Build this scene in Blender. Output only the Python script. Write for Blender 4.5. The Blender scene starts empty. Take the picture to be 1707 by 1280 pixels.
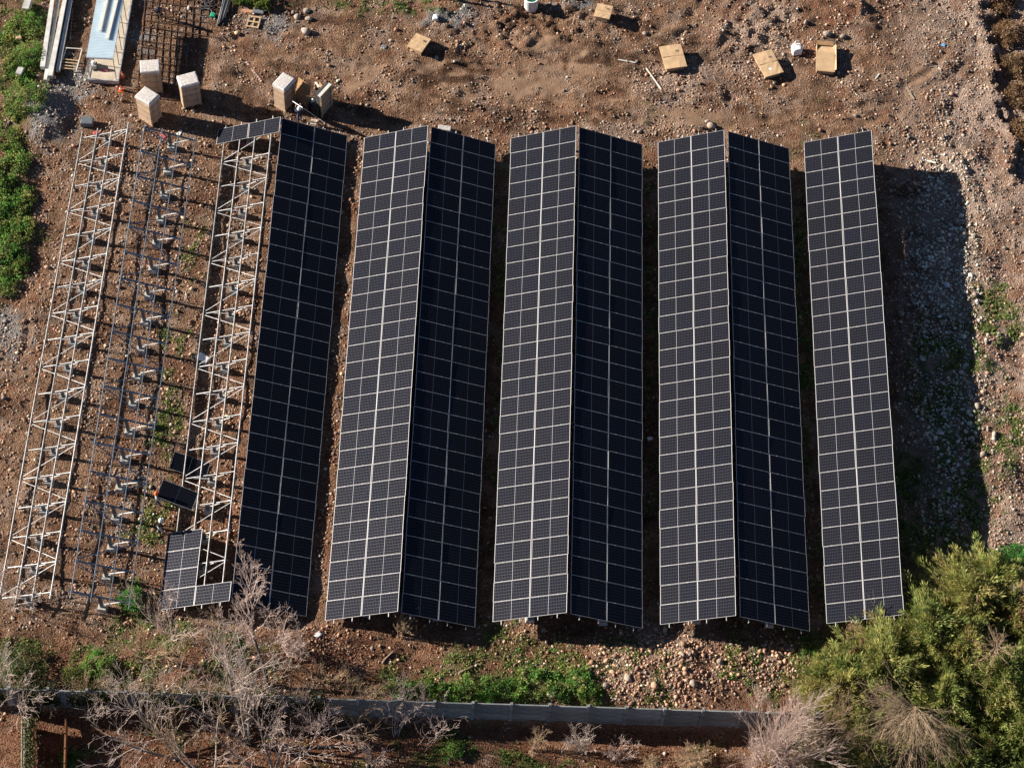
import bpy, bmesh, math, random
import numpy as np
from mathutils import Vector, Matrix, Euler

random.seed(7)
rng = np.random.default_rng(11)
R = math.radians
scene = bpy.context.scene
C = scene.collection

# ------------------------------------------------------------------ camera
FPX, PITCH, ROLL, YAW = 3720.83, R(31.29415), R(4.37706), R(-2.01062)
CAM = np.array([0.0, -76.0, 125.4882])          # ground is z = 0, scene centre near the origin
_cy, _sy, _cp, _sp, _cr, _sr = (math.cos(YAW), math.sin(YAW), math.cos(PITCH), math.sin(PITCH),
                                math.cos(ROLL), math.sin(ROLL))
_rt = np.array([_cy, _sy, 0.0]); _up = np.array([-_sy*_cp, _cy*_cp, _sp]); _fw = np.array([-_sy*_sp, _cy*_sp, -_cp])
AX = _cr*_rt + _sr*_up
AY = -_sr*_rt + _cr*_up
cam_d = bpy.data.cameras.new("camera")
cam_d.sensor_fit = 'HORIZONTAL'; cam_d.sensor_width = 36.0
cam_d.lens = FPX/1707*36.0
cam_d.clip_start = 1.0; cam_d.clip_end = 2000.0
cam = bpy.data.objects.new("camera", cam_d); C.objects.link(cam)
M = Matrix.Identity(4)
for i in range(3):
    M[i][0], M[i][1], M[i][2], M[i][3] = AX[i], AY[i], -_fw[i], CAM[i]
cam.matrix_world = M
scene.camera = cam

# ------------------------------------------------------------------ sky, sun, exposure
SUN_EL = R(22.8)
SH = np.array([math.cos(R(-10.7)), math.sin(R(-10.7))])       # where shadows fall on the ground
SUN = np.array([-SH[0]*math.cos(SUN_EL), -SH[1]*math.cos(SUN_EL), math.sin(SUN_EL)])
world = bpy.data.worlds.new("World"); scene.world = world; world.use_nodes = True
wn = world.node_tree.nodes; wl = world.node_tree.links
sky = wn.new('ShaderNodeTexSky'); sky.sky_type = 'NISHITA'; sky.sun_disc = False
sky.sun_elevation = SUN_EL; sky.sun_rotation = math.atan2(SUN[0], SUN[1]) % (2*math.pi)
sky.altitude = 300; sky.air_density = 0.45; sky.dust_density = 0.1; sky.ozone_density = 0.6
wl.new(sky.outputs[0], wn['Background'].inputs[0]); wn['Background'].inputs[1].default_value = 0.05
sun_d = bpy.data.lights.new("sun", 'SUN'); sun_d.energy = 5.0; sun_d.angle = R(0.53); sun_d.color = (1.0, 0.91, 0.80)
sun = bpy.data.objects.new("sun", sun_d); C.objects.link(sun)
sun.rotation_euler = Vector(tuple(-SUN)).to_track_quat('-Z', 'Y').to_euler()
scene.view_settings.view_transform = 'Standard'; scene.view_settings.look = 'None'
scene.view_settings.gamma = 1.0; scene.view_settings.exposure = 1.3
scene.cycles.max_bounces = 5; scene.cycles.diffuse_bounces = 2; scene.cycles.glossy_bounces = 3

# ------------------------------------------------------------------ plan helpers (surveyed points of the site)
def at(u, v, z=0.0):
    a, b = u-853.5, v-640.0
    d = _fw*FPX + AX*a - AY*b
    t = (z-CAM[2])/d[2]
    return CAM + t*d
def uv_of(P):
    Q = np.asarray(P, float)-CAM
    z = Q@_fw
    return 853.5+FPX*(Q@AX)/z, 640.0-FPX*(Q@AY)/z

class Noise:
    """tiling fractal noise on a plan grid"""
    def __init__(self, seed, size=96.0, n=512, beta=2.2, lo=0.5, hi=30.0):
        g = np.random.default_rng(seed)
        f = np.fft.fftfreq(n, size/n); fx, fy = np.meshgrid(f, f)
        k = np.sqrt(fx**2+fy**2)+1e-9
        amp = k**(-beta/2); amp[(k > 1/lo) | (k < 1/hi)] = 0
        a = np.fft.ifft2(np.fft.fft2(g.standard_normal((n, n)))*amp).real
        self.a = a/a.std(); self.n = n; self.s = n/size
    def __call__(self, x, y):
        n = self.n
        X = np.asarray(x)*self.s; Y = np.asarray(y)*self.s
        i = np.floor(X).astype(int); j = np.floor(Y).astype(int); fx = X-i; fy = Y-j
        a = self.a; i0, i1, j0, j1 = i % n, (i+1) % n, j % n, (j+1) % n
        return (a[j0, i0]*(1-fx)*(1-fy)+a[j0, i1]*fx*(1-fy)+a[j1, i0]*(1-fx)*fy+a[j1, i1]*fx*fy)
N_big = Noise(1, lo=3, hi=20); N_mid = Noise(2, lo=.6, hi=4, beta=2.4); N_patch = Noise(3, lo=1.0, hi=14, beta=2.2)
N_p2 = Noise(4, lo=.7, hi=8, beta=2.0); N_p3 = Noise(5, lo=.5, hi=5, beta=1.6)

def sstep(a, b, x):
    t = np.clip((x-a)/(b-a), 0, 1); return t*t*(3-2*t)
def ell(u, v, c, soft=.35):
    """soft ellipse(s): list of (cu, cv, ru, rv)"""
    o = np.zeros_like(u, float)
    for cu, cv, ru, rv in c:
        d = np.sqrt(((u-cu)/ru)**2+((v-cv)/rv)**2)
        o = np.maximum(o, 1-sstep(1-soft, 1+soft, d))
    return o
def line_x(v, pts):
    return np.interp(v, [p[1] for p in pts], [p[0] for p in pts])

MUD = [(720, 100, 26, 10), (610, 128, 36, 9), (628, 105, 16, 10), (880, 142, 62, 17), (905, 75, 40, 12), (1000, 165, 25, 8),
       (930, 120, 50, 10), (1530, 130, 25, 35), (1180, 190, 60, 20), (1110, 200, 30, 12)]
GREY = [(455, 42, 30, 13), (960, 5, 40, 10), (232, 55, 12, 34), (85, 190, 42, 45), (20, 550, 35, 40), (110, 135, 60, 20), (735, 30, 60, 18)]
GRASS = [(1335, 600, 12, 330), (1088, 600, 10, 330), (840, 650, 10, 330), (1500, 850, 30, 90), (45, 80, 34, 110), (8, 300, 44, 60), (690, 1152, 70, 12), (790, 1148, 90, 16), (900, 1150, 100, 18), (930, 1120, 60, 30), (50, 30, 26, 70), (60, 110, 24, 40), (40, 150, 36, 40), (0, 260, 40, 50), (10, 370, 42, 70), (12, 450, 36, 55), (5, 140, 20, 120),
         (30, 1100, 48, 32), (155, 1108, 50, 26), (215, 990, 26, 18), (250, 1060, 60, 30), (715, 1150, 80, 14), (860, 1135, 70, 28),
         (960, 1140, 45, 26), (1215, 1100, 16, 20), (1245, 1125, 20, 12), (1650, 560, 40, 60), (1660, 520, 30, 40), (1690, 730, 22, 70),
         (1640, 740, 14, 40), (1605, 870, 45, 50), (1600, 800, 60, 110), (1560, 900, 60, 60), (830, 1075, 26, 36), (570, 12, 34, 14), (610, 12, 25, 10), (445, 5, 40, 7), (820, 1105, 90, 18),
         (1235, 1140, 20, 16), (290, 720, 20, 60), (300, 590, 12, 50), (270, 870, 22, 40), (330, 420, 10, 40), (755, 1245, 30, 20),
         (880, 1270, 60, 20), (700, 15, 60, 10), (1330, 1080, 40, 24), (1565, 640, 40, 100), (835, 900, 15, 90), (1380, 990, 18, 60)]
RED = [(80, 1240, 130, 60), (330, 1245, 260, 50), (640, 1245, 170, 40), (560, 1090, 120, 40), (300, 870, 18, 90), (390, 820, 20, 200),
       (560, 800, 25, 220), (1290, 1170, 60, 30), (900, 1095, 90, 30), (340, 930, 60, 60), (1390, 30, 30, 30), (1000, 1240, 200, 40)]

RUTS = [[(360, 70), (480, 60), (600, 95), (700, 112), (820, 130), (960, 150), (1100, 185), (1260, 205), (1420, 190), (1540, 130), (1600, 60)],
        [(360, 105), (470, 95), (600, 128), (700, 148), (820, 168), (960, 186), (1100, 208), (1270, 215), (1450, 205), (1570, 140), (1630, 60)],
        [(800, 60), (900, 85), (1000, 80), (1080, 60), (1160, 20), (1190, -20)], [(800, 85), (900, 112), (1010, 106), (1100, 80), (1190, 35), (1225, -20)],
        [(400, 200), (520, 130), (640, 110), (800, 108), (1000, 130), (1140, 110), (1220, 60), (1260, 0)],
        [(40, 520), (60, 700), (20, 900)], [(1480, 190), (1540, 230), (1600, 300), (1640, 420)], [(1515, 175), (1575, 215), (1632, 290), (1672, 420)]]
_RP = [np.array([at(*q)[:2] for q in r_]) for r_ in RUTS]
def rut_dist(x, y):
    d = np.full(np.shape(x), 9.0)
    for P_ in _RP:
        for a, b in zip(P_[:-1], P_[1:]):
            e = b-a; t_ = np.clip(((x-a[0])*e[0]+(y-a[1])*e[1])/(e@e), 0, 1)
            d = np.minimum(d, np.hypot(x-a[0]-t_*e[0], y-a[1]-t_*e[1]))
    return d
def wallv(u):            # photo row of the foot of the boundary wall
    return np.interp(u, [0, 65, 300, 700, 1250, 1707], [1169, 1171, 1179, 1191, 1208, 1222])
SCARP = [(1640, -60), (1641, 20), (1655, 80), (1663, 130), (1672, 180), (1686, 215), (1692, 290), (1730, 340), (1800, 400)]

def ground_h(x, y):
    x = np.asarray(x, float); y = np.asarray(y, float)
    u, v = uv_of(np.stack([x, y, np.zeros_like(x)], -1))
    h = .07*N_big(x, y)+.035*N_mid(x, y)
    inside = ((x > -30) & (x < 28) & (y > -18) & (y < 22))
    h = np.where(inside, h*.7, h*1.25)
    sm = ell(u, v, MUD, .5)
    h = h*(1-.75*sm)-.03*sm
    rd = rut_dist(x+.22*N_big(x, y), y+.22*N_big(x+30, y))
    h += (-.085*np.exp(-(rd/.26)**2)+.055*np.exp(-((rd-.52)/.2)**2))*(.65+.35*N_patch(x+5, y))
    flat = ell(u, v, [(285, 75, 75, 110)], .25)
    h = h*(1-.8*flat)-.02*flat
    d = (u-line_x(v, SCARP)+5*N_mid(x, y)+6*N_p2(x, y))/26.0
    h += np.where((v < 330), .28*sstep(-1.5, -.1, d)*(1-sstep(.0, .25, d))-.45*sstep(0, .5, d)*(1-.7*sstep(2, 5, d)), 0)
    h += .75*ell(u, v, [(72, 190, 34, 40)], .7)+.5*ell(u, v, [(1110, 1120, 110, 50)], .8)+.25*ell(u, v, [(560, 1080, 100, 40)], .7)
    h += .2*ell(u, v, [(1290, 30, 60, 40), (1240, 60, 40, 30), (1430, 20, 30, 30)], .8)*np.abs(N_p2(x, y))
    h += .2*ell(u, v, [(900, 40, 130, 35), (760, 35, 60, 22)], .8)*(.5+np.abs(N_p3(x, y)))
    south = sstep(-6, 10, v-wallv(u))
    h = h*(1-.5*south)-.55*south
    h += .35*sstep(0, 1, (u-1600)/90)*sstep(250, 420, v)*(1-sstep(900, 1000, v))*(.6+.4*N_big(x+9, y))
    far = np.maximum(np.abs(x)-60, np.maximum(np.abs(y)-50, 0))
    return np.where(far > 0, h*np.exp(-far/20), h)
def gz(x, y): return float(ground_h(np.array([x]), np.array([y]))[0])
def gp(u, v, dz=0.0):
    p = at(u, v, 0.0)
    for _ in range(4): p = at(u, v, gz(p[0], p[1])+dz)
    return p

# ------------------------------------------------------------------ mesh helpers
class MB:
    def __init__(self): self.v = []; self.f = []; self.m = []
    def add(self, vs, fs, mi=0):
        o = len(self.v); self.v += [tuple(map(float, p)) for p in vs]
        self.f += [tuple(o+i for i in f) for f in fs]; self.m += [mi]*len(fs); return self
    def box(self, c, s, rot=None, mi=0, taper=1.0):
        x, y, z = s[0]/2, s[1]/2, s[2]/2
        vs = [Vector((sx*x*(taper if sz > 0 else 1), sy*y*(taper if sz > 0 else 1), sz*z)) for sz in (-1, 1) for sy in (-1, 1) for sx in (-1, 1)]
        if rot is not None: vs = [rot @ p for p in vs]
        vs = [p+Vector(tuple(c)) for p in vs]
        return self.add(vs, [(0, 2, 3, 1), (4, 5, 7, 6), (0, 1, 5, 4), (2, 6, 7, 3), (0, 4, 6, 2), (1, 3, 7, 5)], mi)
    def beam(self, a, b, w, h, mi=0, upv=(0, 0, 1)):
        a = Vector(tuple(a)); b = Vector(tuple(b)); d = (b-a); L = d.length; d.normalize()
        s = d.cross(Vector(upv))
        if s.length < 1e-4: s = d.cross(Vector((1, 0, 0)))
        s.normalize(); n = s.cross(d)
        vs = [p+s*(sx*w/2)+n*(sn*h/2) for p in (a, b) for sx, sn in ((-1, -1), (1, -1), (1, 1), (-1, 1))]
        return self.add(vs, [(0, 1, 2, 3), (7, 6, 5, 4), (0, 4, 5, 1), (1, 5, 6, 2), (2, 6, 7, 3), (3, 7, 4, 0)], mi)
    def tube(self, pts, rad, n=6, mi=0, cap=True):
        pts = [Vector(tuple(p)) for p in pts]; vs = []; k = len(pts)
        for i, p in enumerate(pts):
            d = (pts[min(i+1, k-1)]-pts[max(i-1, 0)]).normalized()
            s = d.cross(Vector((0, 0, 1)))
            if s.length < 1e-3: s = d.cross(Vector((1, 0, 0)))
            s.normalize(); t = s.cross(d); r = rad[i] if hasattr(rad, '__len__') else rad
            for j in range(n):
                a = 2*math.pi*j/n; vs.append(p+s*(r*math.cos(a))+t*(r*math.sin(a)))
        fs = [(i*n+j, i*n+(j+1) % n, (i+1)*n+(j+1) % n, (i+1)*n+j) for i in range(k-1) for j in range(n)]
        if cap: fs += [tuple(range(n))[::-1], tuple(range((k-1)*n, k*n))]
        return self.add(vs, fs, mi)
    def lathe(self, prof, c=(0, 0, 0), n=20, mi=0):
        vs = []; k = len(prof)
        for r, z in prof:
            for j in range(n):
                a = 2*math.pi*j/n; vs.append((c[0]+r*math.cos(a), c[1]+r*math.sin(a), c[2]+z))
        fs = [(i*n+j, i*n+(j+1) % n, (i+1)*n+(j+1) % n, (i+1)*n+j) for i in range(k-1) for j in range(n)]
        return self.add(vs, fs, mi)
    def mesh(self, name, mats, smooth=False):
        me = bpy.data.meshes.new(name); me.from_pydata(self.v, [], self.f)
        for m in (mats if isinstance(mats, (list, tuple)) else [mats]): me.materials.append(m)
        me.polygons.foreach_set('material_index', self.m)
        if smooth: me.polygons.foreach_set('use_smooth', [True]*len(self.f))
        me.update(); return me
    def build(self, name, mats, parent=None, smooth=False):
        return link(name, self.mesh(name, mats, smooth), parent)
def link(name, me, parent=None, loc=None, rot=None):
    o = bpy.data.objects.new(name, me); C.objects.link(o)
    if parent is not None: o.parent = parent
    if loc is not None: o.location = tuple(map(float, loc))
    if rot is not None: o.rotation_euler = rot
    return o
def empty(name, loc, rz=0.0):
    o = link(name, None, None, loc, (0, 0, rz)); o.empty_display_size = .3; return o
def tag(o, label=None, cat=None, group=None, kind=None):
    if label: o['label'] = label
    if cat: o['category'] = cat
    if group: o['group'] = group
    if kind: o['kind'] = kind
    return o
def np_mesh(name, V, F, mats, col=None, smooth=False, mi=None):
    """V (n,3), F (m,k): fast mesh; col (n,3) per vertex colour"""
    me = bpy.data.meshes.new(name); n, (m, k) = len(V), F.shape
    me.vertices.add(n); me.vertices.foreach_set('co', np.ascontiguousarray(V, np.float32).ravel())
    me.loops.add(m*k); me.loops.foreach_set('vertex_index', np.ascontiguousarray(F, np.int32).ravel())
    me.polygons.add(m); me.polygons.foreach_set('loop_start', np.arange(0, m*k, k, dtype=np.int32))
    if mi is not None: me.polygons.foreach_set('material_index', np.asarray(mi, np.int32))
    for x in (mats if isinstance(mats, (list, tuple)) else [mats]): me.materials.append(x)
    me.update(calc_edges=True)
    if smooth: me.polygons.foreach_set('use_smooth', np.ones(m, bool))
    if col is not None:
        a = me.color_attributes.new('Col', 'FLOAT_COLOR', 'POINT')
        a.data.foreach_set('color', np.concatenate([col, np.ones((n, 1))], 1).astype(np.float32).ravel())
    return me

# ------------------------------------------------------------------ materials
def mat(name, col=(.5, .5, .5), rough=.7, metal=0.0, spec=.4, noise=0.0, nscale=8.0, bump=0.0, bscale=20.0, col2=None, vcol=False, objrand=0.0,
        trans=0.0):
    m = bpy.data.materials.new(name); m.use_nodes = True
    nt = m.node_tree; N, L = nt.nodes, nt.links; b = N['Principled BSDF']
    b.inputs['Roughness'].default_value = rough; b.inputs['Metallic'].default_value = metal
    b.inputs['Specular IOR Level'].default_value = spec
    b.inputs['Base Color'].default_value = (*col, 1)
    src = None
    tc = N.new('ShaderNodeTexCoord')
    if vcol:
        a = N.new('ShaderNodeVertexColor'); a.layer_name = 'Col'; src = a.outputs[0]
    if noise > 0 or col2 is not None:
        t = N.new('ShaderNodeTexNoise'); t.inputs['Scale'].default_value = nscale; t.inputs['Detail'].default_value = 5
        L.new(tc.outputs['Object'], t.inputs['Vector'])
        r = N.new('ShaderNodeValToRGB'); r.color_ramp.elements[0].position = .33; r.color_ramp.elements[1].position = .68
        c2 = col2 if col2 is not None else tuple(c*(1-noise) for c in col)
        r.color_ramp.elements[0].color = (*c2, 1); r.color_ramp.elements[1].color = (*(tuple(min(1, c*(1+noise*.5)) for c in col)), 1)
        L.new(t.outputs['Fac'], r.inputs[0])
        if src is None: src = r.outputs[0]
    if objrand > 0:
        oi = N.new('ShaderNodeObjectInfo'); mm = N.new('ShaderNodeMapRange')
        mm.inputs['To Min'].default_value = 1-objrand; mm.inputs['To Max'].default_value = 1+objrand
        L.new(oi.outputs['Random'], mm.inputs['Value'])
        hs = N.new('ShaderNodeHueSaturation'); L.new(mm.outputs[0], hs.inputs['Value'])
        if src is not None: L.new(src, hs.inputs['Color'])
        else: hs.inputs['Color'].default_value = (*col, 1)
        src = hs.outputs[0]
    if src is not None: L.new(src, b.inputs['Base Color'])
    if bump > 0:
        t2 = N.new('ShaderNodeTexNoise'); t2.inputs['Scale'].default_value = bscale; t2.inputs['Detail'].default_value = 4
        L.new(tc.outputs['Object'], t2.inputs['Vector'])
        bp = N.new('ShaderNodeBump'); bp.inputs['Strength'].default_value = bump; bp.inputs['Distance'].default_value = .05
        L.new(t2.outputs['Fac'], bp.inputs['Height']); L.new(bp.outputs[0], b.inputs['Normal'])
    if trans > 0:
        td = N.new('ShaderNodeBsdfTranslucent'); mx = N.new('ShaderNodeMixShader'); mx.inputs[0].default_value = trans
        if src is not None: L.new(src, td.inputs[0])
        else: td.inputs[0].default_value = (*col, 1)
        L.new(b.outputs[0], mx.inputs[1]); L.new(td.outputs[0], mx.inputs[2]); L.new(mx.outputs[0], N['Material Output'].inputs[0])
    return m

PL, PW, PG = 2.384, 1.303, .022          # panel length, width, gap
CL, CW = 1.151, 1.268                    # one half-cell field
def cell_material():
    m = bpy.data.materials.new('solar_cells'); m.use_nodes = True
    nt = m.node_tree; N, L = nt.nodes, nt.links; b = N['Principled BSDF']
    tc = N.new('ShaderNodeTexCoord'); sx = N.new('ShaderNodeSeparateXYZ'); L.new(tc.outputs['Object'], sx.inputs[0])
    def math_(op, a, bb=None):
        n = N.new('ShaderNodeMath'); n.operation = op
        for k, x in enumerate((a, bb)):
            if x is None: continue
            if isinstance(x, (int, float)): n.inputs[k].default_value = x
            else: L.new(x, n.inputs[k])
        return n.outputs[0]
    def line(out, length, n, wid):
        t = math_('FRACT', math_('ADD', math_('MULTIPLY', out, n/length), n/2+10))
        d = math_('ABSOLUTE', math_('SUBTRACT', t, .5))
        return math_('GREATER_THAN', d, .5-wid/2*n/length)
    lx = line(sx.outputs[0], CL, 11, .008); ly = line(sx.outputs[1], CW, 6, .012)
    g = math_('MAXIMUM', lx, ly)
    # thin busbar wires across each cell
    bb = math_('MULTIPLY', line(sx.outputs[1], CW, 60, .0013), .35)
    g = math_('MAXIMUM', g, bb)
    oi = N.new('ShaderNodeObjectInfo')
    cr = N.new('ShaderNodeValToRGB'); cr.color_ramp.elements[0].color = (.0065, .0068, .0100, 1); cr.color_ramp.elements[1].color = (.0058, .0068, .0120, 1)
    e = cr.color_ramp.elements.new(.5); e.color = (.0080, .0083, .0125, 1)
    L.new(oi.outputs['Random'], cr.inputs[0])
    nz = N.new('ShaderNodeTexNoise'); nz.inputs['Scale'].default_value = 1.4; L.new(tc.outputs['Object'], nz.inputs['Vector'])
    mx = N.new('ShaderNodeMix'); mx.data_type = 'RGBA'
    L.new(g, mx.inputs['Factor']); L.new(cr.outputs[0], mx.inputs[6]); mx.inputs[7].default_value = (.100, .102, .118, 1)
    L.new(mx.outputs[2], b.inputs['Base Color'])
    # printed silver fingers and tinned ribbons are metal: they glint towards the sun and go dull away from it
    L.new(math_('GREATER_THAN', g, .1), b.inputs['Metallic'])
    rr = N.new('ShaderNodeMapRange'); rr.inputs['To Min'].default_value = .12; rr.inputs['To Max'].default_value = .26
    L.new(nz.outputs['Fac'], rr.inputs['Value']); L.new(math_('MAXIMUM', rr.outputs[0], math_('MULTIPLY', math_('GREATER_THAN', g, .1), .46)), b.inputs['Roughness'])
    b.inputs['Specular IOR Level'].default_value = .10
    return m
M_cell = cell_material()
M_alu = mat('aluminium_frame', (.50, .49, .485), .5, .35, .4)
M_back = mat('white_backsheet', (.52, .52, .53), .45, .25, .3)
M_galv = mat('galvanised_steel', (.44, .44, .435), .55, .35, .4, noise=.45, nscale=2.2, objrand=.22)
M_galv_shade = mat('galvanised_steel_shade', (.22, .27, .32), .5, .3, .5, noise=.35, nscale=2.2, objrand=.2)  # same galvanised steel, with shade and sky tint painted into its colour
M_post = mat('dull_galvanised_post', (.15, .17, .19), .6, .3, .4, noise=.2, nscale=4)
M_conc = mat('concrete', (.50, .49, .46), .9, 0, .2, noise=.3, nscale=3, bump=.3)
M_polec = mat('pale_pole_concrete', (.60, .59, .55), .85, 0, .2, noise=.2, nscale=2)
M_concw = mat('wall_concrete', (.22, .235, .237), .9, 0, .2, noise=.5, nscale=1.1, bump=.3, objrand=.2)
M_card = mat('cardboard', (.46, .30, .17), .85, 0, .2, noise=.18, nscale=2.5)
M_card2 = mat('pale_cardboard', (.52, .36, .21), .85, 0, .2, noise=.15, nscale=2.0)
M_cardin = mat('carton_inside', (.40, .25, .13), .9, 0, .1, noise=.2, nscale=3)
M_wrap = mat('white_stretch_wrap', (.60, .56, .52), .35, 0, .5, noise=.2, nscale=6, bump=.5, bscale=9)
M_wrapside = mat('wrapped_cardboard', (.50, .36, .25), .45, 0, .45, noise=.2, nscale=3, bump=.25, bscale=7)
M_strap = mat('dark_strap', (.16, .11, .08), .6)
M_wood = mat('pallet_wood', (.50, .36, .22), .8, 0, .2, noise=.3, nscale=6)
M_wood_old = mat('weathered_wood', (.34, .26, .19), .85, 0, .2, noise=.3, nscale=6)
M_wood_w = mat('white_painted_batten', (.66, .62, .54), .7, 0, .3, noise=.12, nscale=5)
M_rust = mat('rusty_bar', (.10, .055, .035), .85, .1, .3, noise=.4, nscale=9)
M_rustf = mat('rusty_fence', (.24, .10, .04), .85, 0, .3, noise=.4, nscale=3)
M_black = mat('black_plastic', (.015, .016, .018), .45)
M_dkgrey = mat('dark_grey_plastic', (.07, .075, .08), .55)
M_pipe = mat('grey_pipe', (.16, .17, .18), .5, 0, .4)
M_white = mat('white_plastic', (.78, .77, .75), .5, 0, .4, bump=.35, bscale=7)
M_green = mat('green_plastic', (.02, .30, .16), .5, bump=.3, bscale=9)
M_dgreen = mat('dark_green_plastic', (.02, .09, .06), .5)
M_red = mat('red_plastic', (.55, .06, .07), .55, bump=.3)
M_redn = mat('faded_red_netting', (.42, .09, .10), .8, noise=.4, nscale=14)
M_orange = mat('orange_plastic', (.75, .13, .03), .5)
M_blue = mat('blue_plastic', (.12, .38, .70), .5)
M_roof = mat('blue_white_roof_sheet', (.66, .78, .84), .4, .15, .5, noise=.06, nscale=1.2)
M_ply = mat('plywood_floor', (.52, .44, .34), .8, 0, .2, noise=.15, nscale=2)
M_bark = mat('bare_bark', (.50, .405, .35), .9, 0, .15, noise=.35, nscale=5)
M_barkp = mat('pale_pinkish_twigs', (.56, .43, .37), .9, 0, .15, noise=.3, nscale=5)
M_barkg = mat('grey_bark', (.22, .185, .155), .9, 0, .15, noise=.35, nscale=4)
M_barkd = mat('dark_bark', (.10, .08, .065), .9, 0, .15, noise=.35, nscale=4)
M_dry = mat('dry_twigs', (.42, .30, .19), .9, 0, .15, noise=.35, nscale=3)
M_leaf = mat('leaves', (.07, .12, .03), .6, 0, .25, vcol=True, trans=.48)
M_stone = mat('stones', (.3, .25, .2), .9, 0, .2, vcol=True)
M_rock = mat('boulder_stone', (.34, .28, .23), .9, 0, .2, noise=.35, nscale=3, bump=.5, bscale=6, objrand=.25)
M_stripe = None

def ground_material():
    m = bpy.data.materials.new('site_soil'); m.use_nodes = True
    nt = m.node_tree; N, L = nt.nodes, nt.links; b = N['Principled BSDF']
    b.inputs['Roughness'].default_value = .95; b.inputs['Specular IOR Level'].default_value = .12
    tc = N.new('ShaderNodeTexCoord')
    def noise(scale, det=6, rough=.6):
        t = N.new('ShaderNodeTexNoise'); t.inputs['Scale'].default_value = scale; t.inputs['Detail'].default_value = det
        t.inputs['Roughness'].default_value = rough; L.new(tc.outputs['Object'], t.inputs['Vector']); return t.outputs['Fac']
    def ramp(fac, stops):
        r = N.new('ShaderNodeValToRGB'); cr = r.color_ramp
        while len(cr.elements) < len(stops): cr.elements.new(.5)
        for e, (p, c) in zip(cr.elements, stops): e.position = p; e.color = (*c, 1)
        L.new(fac, r.inputs[0]); return r.outputs[0]
    def mix(fac, a, bb, typ='MIX'):
        x = N.new('ShaderNodeMix'); x.data_type = 'RGBA'; x.blend_type = typ
        if isinstance(fac, float): x.inputs['Factor'].default_value = fac
        else: L.new(fac, x.inputs['Factor'])
        L.new(a, x.inputs[6])
        if isinstance(bb, tuple): x.inputs[7].default_value = (*bb, 1)
        else: L.new(bb, x.inputs[7])
        return x.outputs[2]
    soil = ramp(noise(.55, 8, .65), [(.30, (.105, .059, .036)), (.46, (.215, .127, .080)), (.62, (.30, .190, .122)), (.78, (.40, .275, .185))])
    speck = ramp(noise(7.5, 4, .7), [(.32, (.22, .21, .20)), (.5, (.92, .92, .92)), (.70, (1.5, 1.45, 1.4))])
    soil = mix(1.0, soil, speck, 'MULTIPLY')
    vo = N.new('ShaderNodeTexVoronoi'); vo.inputs['Scale'].default_value = 11.0; L.new(tc.outputs['Object'], vo.inputs['Vector'])
    peb = ramp(vo.outputs['Distance'], [(.0, (1.35, 1.3, 1.25)), (.35, (1.05, 1.03, 1.0)), (.62, (.5, .5, .5))])  # pebble tops lighter, crevice shade between them painted into the colour
    pebm = ramp(noise(.9, 5, .6), [(.42, (0, 0, 0)), (.62, (1, 1, 1))])
    soil = mix(pebm, soil, mix(1.0, soil, peb, 'MULTIPLY'))
    a1 = N.new('ShaderNodeVertexColor'); a1.layer_name = 'cover'
    s = N.new('ShaderNodeSeparateColor'); L.new(a1.outputs[0], s.inputs[0])
    grass = ramp(noise(5.0, 6, .7), [(.3, (.035, .042, .014)), (.5, (.075, .085, .028)), (.7, (.16, .15, .06))])
    grey = ramp(noise(4.0, 6, .7), [(.3, (.10, .10, .10)), (.5, (.20, .195, .19)), (.75, (.33, .32, .31))])
    a2 = N.new('ShaderNodeVertexColor'); a2.layer_name = 'cover_two'
    s2 = N.new('ShaderNodeSeparateColor'); L.new(a2.outputs[0], s2.inputs[0])
    mud = ramp(noise(1.6, 4, .5), [(.35, (.185, .115, .073)), (.65, (.25, .165, .11))])
    red = ramp(noise(8.0, 5, .75), [(.3, (.075, .032, .018)), (.5, (.20, .092, .052)), (.72, (.33, .18, .11))])
    pale = ramp(noise(6.0, 5, .7), [(.3, (.15, .105, .082)), (.5, (.32, .235, .185)), (.72, (.47, .36, .29))])
    c = mix(s2.outputs[1], soil, pale)
    c = mix(s2.outputs[0], c, red)
    moistc = ramp(noise(3.0, 5, .65), [(.3, (.30, .28, .27)), (.7, (.62, .58, .55))])
    c = mix(s2.outputs[2], c, mix(1.0, c, moistc, 'MULTIPLY'))
    c = mix(s.outputs[1], c, grey)
    c = mix(s.outputs[2], c, mud)
    c = mix(s.outputs[0], c, grass)
    L.new(c, b.inputs['Base Color'])
    # fine relief
    n1 = noise(5.0, 7, .7)
    ad = N.new('ShaderNodeMath'); ad.operation = 'ADD'; L.new(n1, ad.inputs[0])
    mv = N.new('ShaderNodeMath'); mv.operation = 'MULTIPLY'; mv.inputs[1].default_value = -.5; L.new(vo.outputs['Distance'], mv.inputs[0])
    L.new(mv.outputs[0], ad.inputs[1])
    inv = N.new('ShaderNodeMath'); inv.operation = 'MULTIPLY_ADD'; inv.inputs[1].default_value = -.8; inv.inputs[2].default_value = 1.0
    L.new(s.outputs[2], inv.inputs[0])
    bp = N.new('ShaderNodeBump'); bp.inputs['Distance'].default_value = .22
    L.new(inv.outputs[0], bp.inputs['Strength']); L.new(ad.outputs[0], bp.inputs['Height']); L.new(bp.outputs[0], b.inputs['Normal'])
    return m
M_ground = ground_material()

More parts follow.
